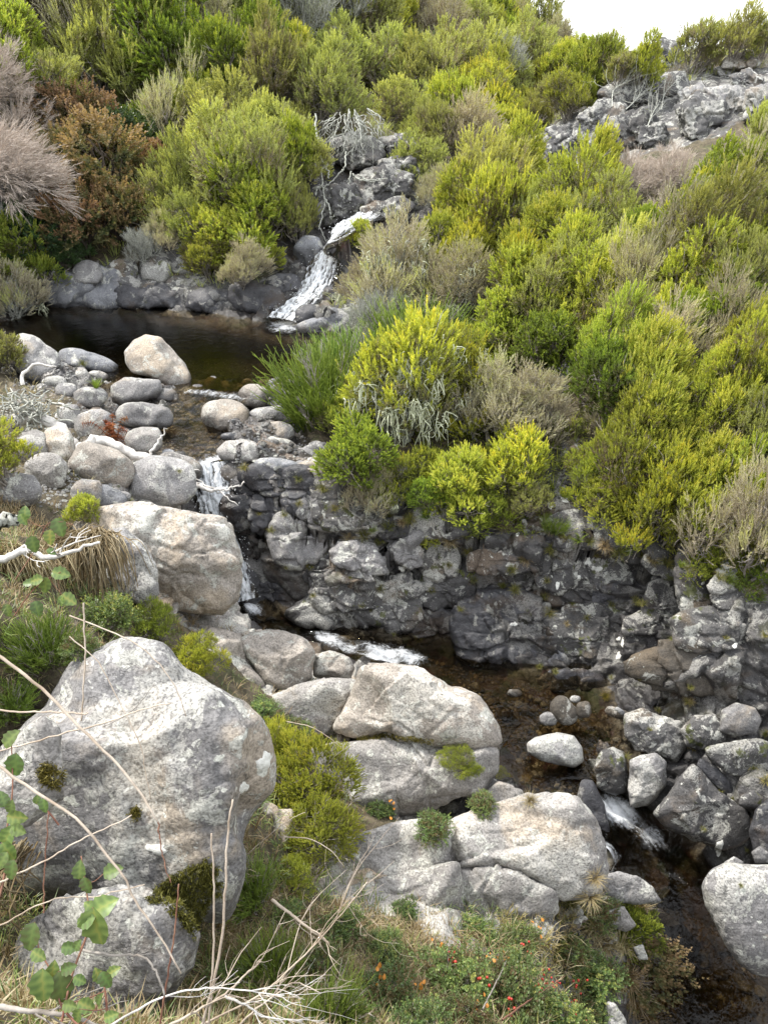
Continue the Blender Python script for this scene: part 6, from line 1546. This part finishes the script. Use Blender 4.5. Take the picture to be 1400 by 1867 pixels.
# hanging white roots on the cliff
def roots():
    v = lambda x, y: (480 + x / 4.057, 180 + y / 4.057)
    rg = np.random.default_rng(12)
    o = empty('exposed_roots', Pt(*v(640, 100), 17.0)); tag(o, 'fan of bleached roots hanging over the cliff above the upper waterfall', 'roots'); base = Vector(o.location)
    def root(P, r0, tt=17.2, n=22):
        C = curve_pts(np.array([Pt(*v(*p), tt - .0004 * p[1] + rg.normal(0, .08)) for p in P]), n, .012, rg); mb = MB(); mb.tube(C, r0, r0 * .35, 5)
        for _ in range(3):
            i = rg.integers(6, n - 2); d = np.array([rg.normal(0, .4), rg.normal(0, .3), -1]); mb.tube(curve_pts([C[i], C[i] + d * .15 + rg.normal(0, .05, 3), C[i] + d * .35 + rg.normal(0, .08, 3)], 6), r0 * .4, r0 * .15, 4)
        m = mb.obj('root', G['lichtwig'], o); m.location = -base
    for k in range(38):
        a = rg.uniform(-1.25, 1); x0 = 640 + 95 * a + rg.normal(0, 34); L = rg.uniform(150, 330) * (1.05 - .35 * abs(a))
        x1 = x0 + 150 * a + rg.normal(0, 25); root([(x0, 70 + rg.uniform(0, 120)), ((x0 + x1) / 2 + rg.normal(0, 34), 130 + L * .35 + rg.normal(0, 24)), ((x0 + 2 * x1) / 3 + rg.normal(0, 30), 130 + L * .7), (x1 + rg.normal(0, 34), 120 + L * rg.uniform(.8, 1.3))], rg.uniform(.009, .018))
    o2 = empty('exposed_roots', Pt(*v(400, 120), 17.0)); tag(o2, 'long single bleached root trailing down the cliff to the waterfall', 'roots'); o, base = o2, Vector(o2.location)
    def root2(P, r0):
        C = curve_pts(np.array([Pt(*v(*p), 16.9 - .0006 * p[1]) for p in P]), 40, .012, rg); mb = MB(); mb.tube(C, r0, r0 * .5, 5); m = mb.obj('root', G['lichtwig'], o2); m.location = -base
    for P, r in (([(385, 110), (395, 260), (415, 400), (440, 470), (430, 560), (440, 650), (455, 740), (440, 860), (420, 930), (440, 1000), (470, 1060)], .022), ([(455, 740), (490, 800), (500, 880), (525, 860)], .022), ([(440, 640), (395, 670), (390, 720)], .022), ([(440, 470), (480, 540), (480, 590)], .02), ([(612, 390), (600, 500), (560, 560), (470, 640), (445, 660)], .02), ([(650, 540), (635, 620), (630, 700), (640, 770)], .018), ([(660, 560), (720, 600), (820, 600), (920, 590)], .022), ([(700, 560), (760, 600), (830, 620)], .018), ([(145, 320), (180, 430), (165, 560), (180, 680)], .024), ([(215, 430), (240, 520), (225, 600)], .02)): root2(P, r)
roots()
for i, (p, lb) in enumerate((([(1115, 195), (1118, 165), (1140, 150)], 'left tuft of bare white branches on the outcrop'), ([(1140, 200), (1160, 180), (1175, 150)], 'middle tuft of bare white branches on the outcrop'), ([(1205, 200), (1212, 170), (1240, 140)], 'right tuft of bare white branches on the outcrop'), ([(1180, 230), (1190, 205), (1200, 190)], 'lower tuft of bare white branches on the outcrop'))):
    stick('bare_branch', lb, p, .016, .006, 'lichtwig', 22, .8, lift=.45)
for i, (p, lb) in enumerate((([(1010, 470), (1020, 450), (1040, 425)], 'white dead branch sticking out of the central bushes'), ([(1060, 482), (1085, 472), (1105, 462)], 'white dead branch in front of the brown shrub on the right slope'), ([(840, 520), (850, 480), (862, 440)], 'white dead stick standing in the lichen hung shrub'), ([(560, 140), (575, 100), (600, 60)], 'white dead stick among the top centre shrubs'))):
    stick('dead_branch', lb, p, .018, .008, 'bleached', 6, .4, lift=1.3)
# ---- loose stones
_pp = []; STONES = []
COLN = {'grey': 'grey', 'slate': 'blue grey', 'pale': 'pale', 'tan': 'tan', 'brown': 'brown', 'dark': 'dark', 'darklich': 'dark'}
def loose():
    rg = np.random.default_rng(21)
    for k in range(5):
        u, Q = cube_sphere(7); f = facets(u, rg, 12, .6, 1.0); V = u * f[:, None] * np.array([1, .8, .6]); V = V + nrm(V) * (.06 * fbm(V * 2 + k * 9, 3, k))[:, None]
        _pp.append((V, Q))
    ms = {}
    def put(px, py, r, mat, label, group, med, nm='stone'):
        t, n = surf(px, py)
        if t is None: return
        if not SURF_NAME[0].startswith('ground'): return
        k = rg.integers(5); key = (k, mat)
        if key not in ms: ms[key] = make_mesh('stone', _pp[k][0], [_pp[k][1]], [ROCK[mat]])
        s = r * t / F; o = link(nm, ms[key], None, Pt(px, py, t) + np.array([0, 0, s * .15])); o.scale = (s, s, s); o.rotation_euler = (rg.normal(0, .25), rg.normal(0, .25), rg.uniform(0, 6.28))
        STONES.append(dict(o=o, x=px, y=py, label=None, group=group, words=('larger ' if r > med else 'smaller ') + COLN[mat] + ' ' + label))
    def poly(pts, n, rr, mats, label, group):
        xs = [p[0] for p in pts]; ys = [p[1] for p in pts]; c_ = 0
        while c_ < n:
            x, y = rg.uniform(min(xs), max(xs)), rg.uniform(min(ys), max(ys))
            if inside(x, y, pts): put(x, y, rg.uniform(*rr), mats[rg.integers(len(mats))], label, group, sum(rr) / 2); c_ += 1
    poly([(340, 690), (400, 690), (470, 685), (530, 690), (540, 720), (520, 735), (460, 745), (430, 700), (400, 730), (350, 720)], 85, (4, 10), ['grey', 'slate', 'pale', 'tan'], 'shore pebble', 'small stones on the pebbly shore')
    poly([(330, 740), (400, 730), (450, 790), (400, 840), (330, 830), (310, 790)], 34, (4, 9), ['brown', 'slate', 'grey'], 'stream pebble', 'small stones in the outlet stream')
    poly([(30, 680), (110, 700), (330, 820), (340, 860), (200, 890), (60, 830), (20, 760)], 55, (5, 12), ['grey', 'pale', 'slate', 'tan'], 'wedged stone', 'small stones wedged in the dam')
    poly([(470, 740), (550, 740), (560, 850), (470, 840)], 26, (5, 11), ['grey', 'slate', 'dark'], 'gap stone', 'small stones right of the outlet')
    poly([(860, 1250), (960, 1260), (1080, 1320), (1130, 1350), (1050, 1350), (1000, 1340), (950, 1400), (930, 1340)], 50, (4, 11), ['brown', 'slate', 'brown'], 'sunken stone', 'sunken stones of the lower pool')
    poly([(1180, 1700), (1300, 1700), (1380, 1800), (1400, 1867), (1220, 1867)], 40, (8, 22), ['brown', 'brown', 'slate'], 'sunken corner stone', 'sunken stones in the bottom right corner')
    poly([(900, 1330), (960, 1400), (1080, 1450), (1060, 1500), (980, 1450)], 26, (4, 9), ['brown', 'slate'], 'bed stone', 'small stones beside the white topped boulder')
    poly([(640, 980), (1000, 980), (1380, 1100), (1380, 1250), (1100, 1260), (900, 1200), (620, 1120)], 34, (4, 9), ['darklich', 'dark', 'grey'], 'lodged stone', 'small stones lodged in the far wall')
loose()
# ---- crusts: bright lichen spots and moss pads that sit on the stone
def patch(name, label, cat, px, py, rx, ry, mat, seed, th=.006, stuff=False):
    rg = np.random.default_rng(seed); t0, n0 = surf(px, py)
    if t0 is None: return
    V = []; rings, seg = 4, 14; ph = rg.uniform(0, 6.28, 3)
    def at(x, y, h):
        t, n = surf(x, y)
        if t is None or abs(t - t0) > .35: t, n = t0, n0
        return Pt(x, y, t) + n * h
    V.append(at(px, py, th))
    for k in range(1, rings + 1):
        for s in range(seg):
            a = s * 2 * pi / seg; w = 1 + .22 * sin(2 * a + ph[0]) + .16 * sin(3 * a + ph[1]) + .12 * sin(5 * a + ph[2])
            q = k / rings; V.append(at(px + rx * w * q * cos(a), py + ry * w * q * sin(a), th * (1 - q ** 4) - .004 * (q == 1)))
    T = [[0, 1 + s, 1 + (s + 1) % seg] for s in range(seg)]
    Q = [[1 + (k - 1) * seg + s, 1 + k * seg + s, 1 + k * seg + (s + 1) % seg, 1 + (k - 1) * seg + (s + 1) % seg] for k in range(1, rings) for s in range(seg)]
    c = V[0].copy(); o = link(name, make_mesh(name, np.array(V) - c, [np.array(T), np.array(Q)], [mat]), None, c); tag(o, label, cat, 'white lichen spots on the rocks'); return o
LICH = NT('white_lichen'); _tc = LICH.n('ShaderNodeTexCoord').outputs['Object']; _n = LICH.noise(_tc, 30, 6, .7)
LICH.principled(LICH.ramp(_n, [(.3, (.52, .52, .47)), (.6, (.78, .78, .73))]), .9, .1, LICH.bump(_n, .01)); LICH = LICH.m
for i, (x, y, rx, ry, lb) in enumerate(((1030, 909, 9, 8, 'larger round white lichen spot beside the yellow bush'), (1002, 922, 6, 6, 'smaller round white lichen spot left of the larger one'), (943, 974, 4, 4, 'white lichen spot at the foot of the yellow bush'), (986, 945, 4, 5, 'tiny white lichen spot under the smaller round spot'), (1088, 1037, 10, 6, 'white lichen spot in the middle of the domed rock'), (1071, 1024, 8, 7, 'white lichen spot upper left on the domed rock'), (1055, 1054, 5, 5, 'white lichen spot low on the domed rock'), (1016, 1067, 5, 7, 'white lichen spot left of the domed rock'),
                                         (936, 1138, 7, 5, 'lone white lichen spot on the bulging wet rock face'), (1134, 1172, 3, 9, 'upright white lichen streak on the tall dark boulder'), (1127, 1195, 4, 9, 'lower white lichen streak on the tall dark boulder'), (1127, 1165, 4, 5, 'small white lichen spot above the upright streak'), (1339, 1177, 6, 5, 'white lichen spot at the right edge of the far wall'), (1281, 1063, 4, 4, 'white lichen spot under the right slope heaths'),
                                         (733, 1038, 7, 6, 'pale lichen spot between the two wall boulders'), (693, 1086, 5, 5, 'pale lichen spot on the face under the oval boulder'), (285, 1548, 24, 10, 'bright white lichen patch low on the huge boulder'), (445, 1436, 9, 12, 'white lichen patch near the right edge of the huge boulder'), (483, 1388, 14, 18, 'grey white lichen rosette at the right tip of the huge boulder'), (1310, 1545, 9, 14, 'white lichen patch low on the slanting dark rock'))):
    patch('lichen_spot', lb, 'lichen', x, y, rx, ry, LICH, 50 + i)
def moss(label, poly, n, seed):
    rg = np.random.default_rng(seed); xs = [p[0] for p in poly]; ys = [p[1] for p in poly]; V = []; T = []; A = []; c = 0; P0 = None
    while c < n:
        x, y = rg.uniform(min(xs), max(xs)), rg.uniform(min(ys), max(ys)); c += 1
        if not inside(x, y, poly): continue
        t, nn = surf(x, y)
        if t is None: continue
        p = Pt(x, y, t)
        if P0 is None: P0 = p
        k = 9; d = nrm(nn * 1.0 + rg.normal(0, .55, (k, 3))); b = p + rg.normal(0, .008, (k, 3)); sd = nrm(np.cross(d, rg.normal(size=(k, 3)))) * .0035; L = rg.uniform(.010, .026, k)[:, None]
        V.append(np.stack([b - sd, b + sd, b + d * L], 1).reshape(-1, 3) - P0); T.append(np.arange(k * 3).reshape(-1, 3) + sum(len(v) for v in V[:-1])); A.append(np.repeat(rg.uniform(.1, .9, k), 3))
    if P0 is None: return
    o = link('moss_patch', make_mesh('moss_patch', np.vstack(V), [np.vstack(T)], [G['moss']], None, False, {'tone': np.concatenate(A)}), None, P0); tag(o, label, 'moss', None, 'stuff')
G['moss'] = leaf_mat('moss_tuft', [(0, (.05, .045, .012)), (.5, (.13, .12, .025)), (1, (.25, .22, .05))], .2)
moss('thick golden green moss under the overhang of the huge boulder', [(268, 1640), (300, 1605), (335, 1585), (375, 1568), (400, 1585), (405, 1630), (380, 1650), (360, 1690), (352, 1712), (335, 1680), (300, 1650), (280, 1652)], 1500, 1)
moss('moss spot left on the face of the huge boulder', [(70, 1405), (85, 1390), (115, 1410), (110, 1435), (75, 1425)], 220, 2)
moss('small moss dot in the middle of the huge boulder', [(240, 1480), (250, 1470), (256, 1485), (246, 1495)], 120, 3)
moss('moss line in the crack of the split boulder', [(650, 1343), (700, 1336), (790, 1348), (790, 1356), (700, 1347), (650, 1352)], 420, 4)

# ---- gravel and silt between the boulders
def gravel(name, n, poly, rr, mat, seed):
    rg = np.random.default_rng(seed); xs = [p[0] for p in poly]; ys = [p[1] for p in poly]; P = []
    for _ in range(n):
        x, y = rg.uniform(min(xs), max(xs)), rg.uniform(min(ys), max(ys))
        if not inside(x, y, poly): continue
        t, nn = surf(x, y)
        if t is not None and SURF_NAME[0].startswith('ground'): P.append(Pt(x, y, t))
    P = np.array(P); k = len(P)
    V = np.array([[1, 0, 0], [0, 1, 0], [-1, 0, 0], [0, -1, 0], [0, 0, .7], [0, 0, -.7]], float)
    O = V[None] * rg.uniform(.6, 1.2, (k, 6, 1)) * rg.uniform(*rr, k)[:, None, None]
    a = rg.uniform(0, 6.28, k); R = np.stack([np.stack([np.cos(a), -np.sin(a)], 1), np.stack([np.sin(a), np.cos(a)], 1)], 1)
    O[..., :2] = np.einsum('kij,kvj->kvi', R, O[..., :2]); O += P[:, None]
    f = np.array([[0, 1, 4], [1, 2, 4], [2, 3, 4], [3, 0, 4], [1, 0, 5], [2, 1, 5], [3, 2, 5], [0, 3, 5]])
    o = link(name, make_mesh(name, O.reshape(-1, 3), [(np.arange(k)[:, None, None] * 6 + f[None]).reshape(-1, 3)], [mat], None, False)); tag(o, kind='stuff')
gravel('gravel', 5200, [(20, 640), (330, 640), (560, 680), (560, 850), (420, 850), (330, 900), (120, 940), (0, 900)], (.012, .04), ROCK['grey'], 31)
gravel('stream_gravel', 2600, [(780, 1200), (900, 1230), (1120, 1300), (1150, 1400), (1000, 1480), (900, 1330)], (.012, .04), ROCK['brown'], 32)
gravel('stream_gravel', 1500, [(1180, 1640), (1300, 1690), (1400, 1800), (1400, 1867), (1180, 1867)], (.012, .045), ROCK['brown'], 33)

# ------------------------------------------------------------------ say which shrub or tussock is which
MARKS = [('the hanging white roots', 640, 250), ('the upper waterfall', 585, 490), ('the right outcrop', 1190, 190), ('the dark pool', 330, 600), ('the largest rusty shrub', 190, 340), ('the boulder dam', 300, 780), ('the domed lichened rock', 1078, 1021),
         ('the patch of sky', 1080, 40), ('the tan valley rock patch', 860, 275), ('the lichen hung yellow bush', 740, 740), ('the white topped boulder', 1013, 1365), ('the speckled round boulder', 1345, 1665), ('the oval pale wall boulder', 653, 1014), ('the bulging wet rock face', 920, 1163), ('the bottom shelf slab', 950, 1540), ('the bare grey dome shrub', 900, 150), ('the lower waterfall', 410, 980), ('the lone white spot', 936, 1138), ('the squarish wall boulder', 741, 1005), ('the tall dark boulder', 1078, 1164)]
ORD = ['nearest', 'second nearest', 'third nearest', 'fourth nearest', 'fifth nearest', 'sixth nearest', 'seventh nearest', 'eighth nearest', 'ninth nearest', 'tenth nearest', 'eleventh nearest', 'twelfth nearest', 'thirteenth nearest', 'fourteenth nearest', 'fifteenth nearest', 'sixteenth nearest']
def sector(dx, dy):
    a = math.degrees(math.atan2(-dy, dx)) % 360
    return ['right of', 'above and right of', 'above', 'above and left of', 'left of', 'below and left of', 'below', 'below and right of'][int((a + 22.5) // 45) % 8]
def name_all(items, cat_of):
    by = {}
    for it in items: by.setdefault(it['words'], []).append(it)
    for w, L in by.items():
        for it in L:
            if it['label']: continue
            best = None
            for nm, mx, my in MARKS:
                sec = sector(it['x'] - mx, it['y'] - my)
                peers = sorted((j for j in L if sector(j['x'] - mx, j['y'] - my) == sec), key=lambda j: math.hypot(j['x'] - mx, j['y'] - my))
                k = [id(j) for j in peers].index(id(it)); sc_ = k * 120 + math.hypot(it['x'] - mx, it['y'] - my)
                if k < len(ORD) and (best is None or sc_ < best[0]): best = (sc_, ORD[k] + ' ' + w + ' ' + sec + ' ' + nm)
            it['label'] = best[1] if best else None
            if best is None: it['label'] = w + ' among the ' + it['group']
    for it in items:
        if len(it['label'].split()) > 16: it['label'] = it['label'].replace(' and ', ' ').replace('yellow green grass', 'grass').replace('straw coloured', 'straw')
        tag(it['o'], it['label'], cat_of(it), it['group'])
for it in SHRUBS: it['words'] = WORDS[it['kind']]
name_all(SHRUBS, lambda it: {'tree_heath': 'shrub', 'bramble_thicket': 'bramble', 'dry_thicket': 'thicket'}.get(NAMES[it['kind']], 'shrub'))
name_all(STONES, lambda it: 'stone')
name_all(ITEMS, lambda it: 'grass tussock')
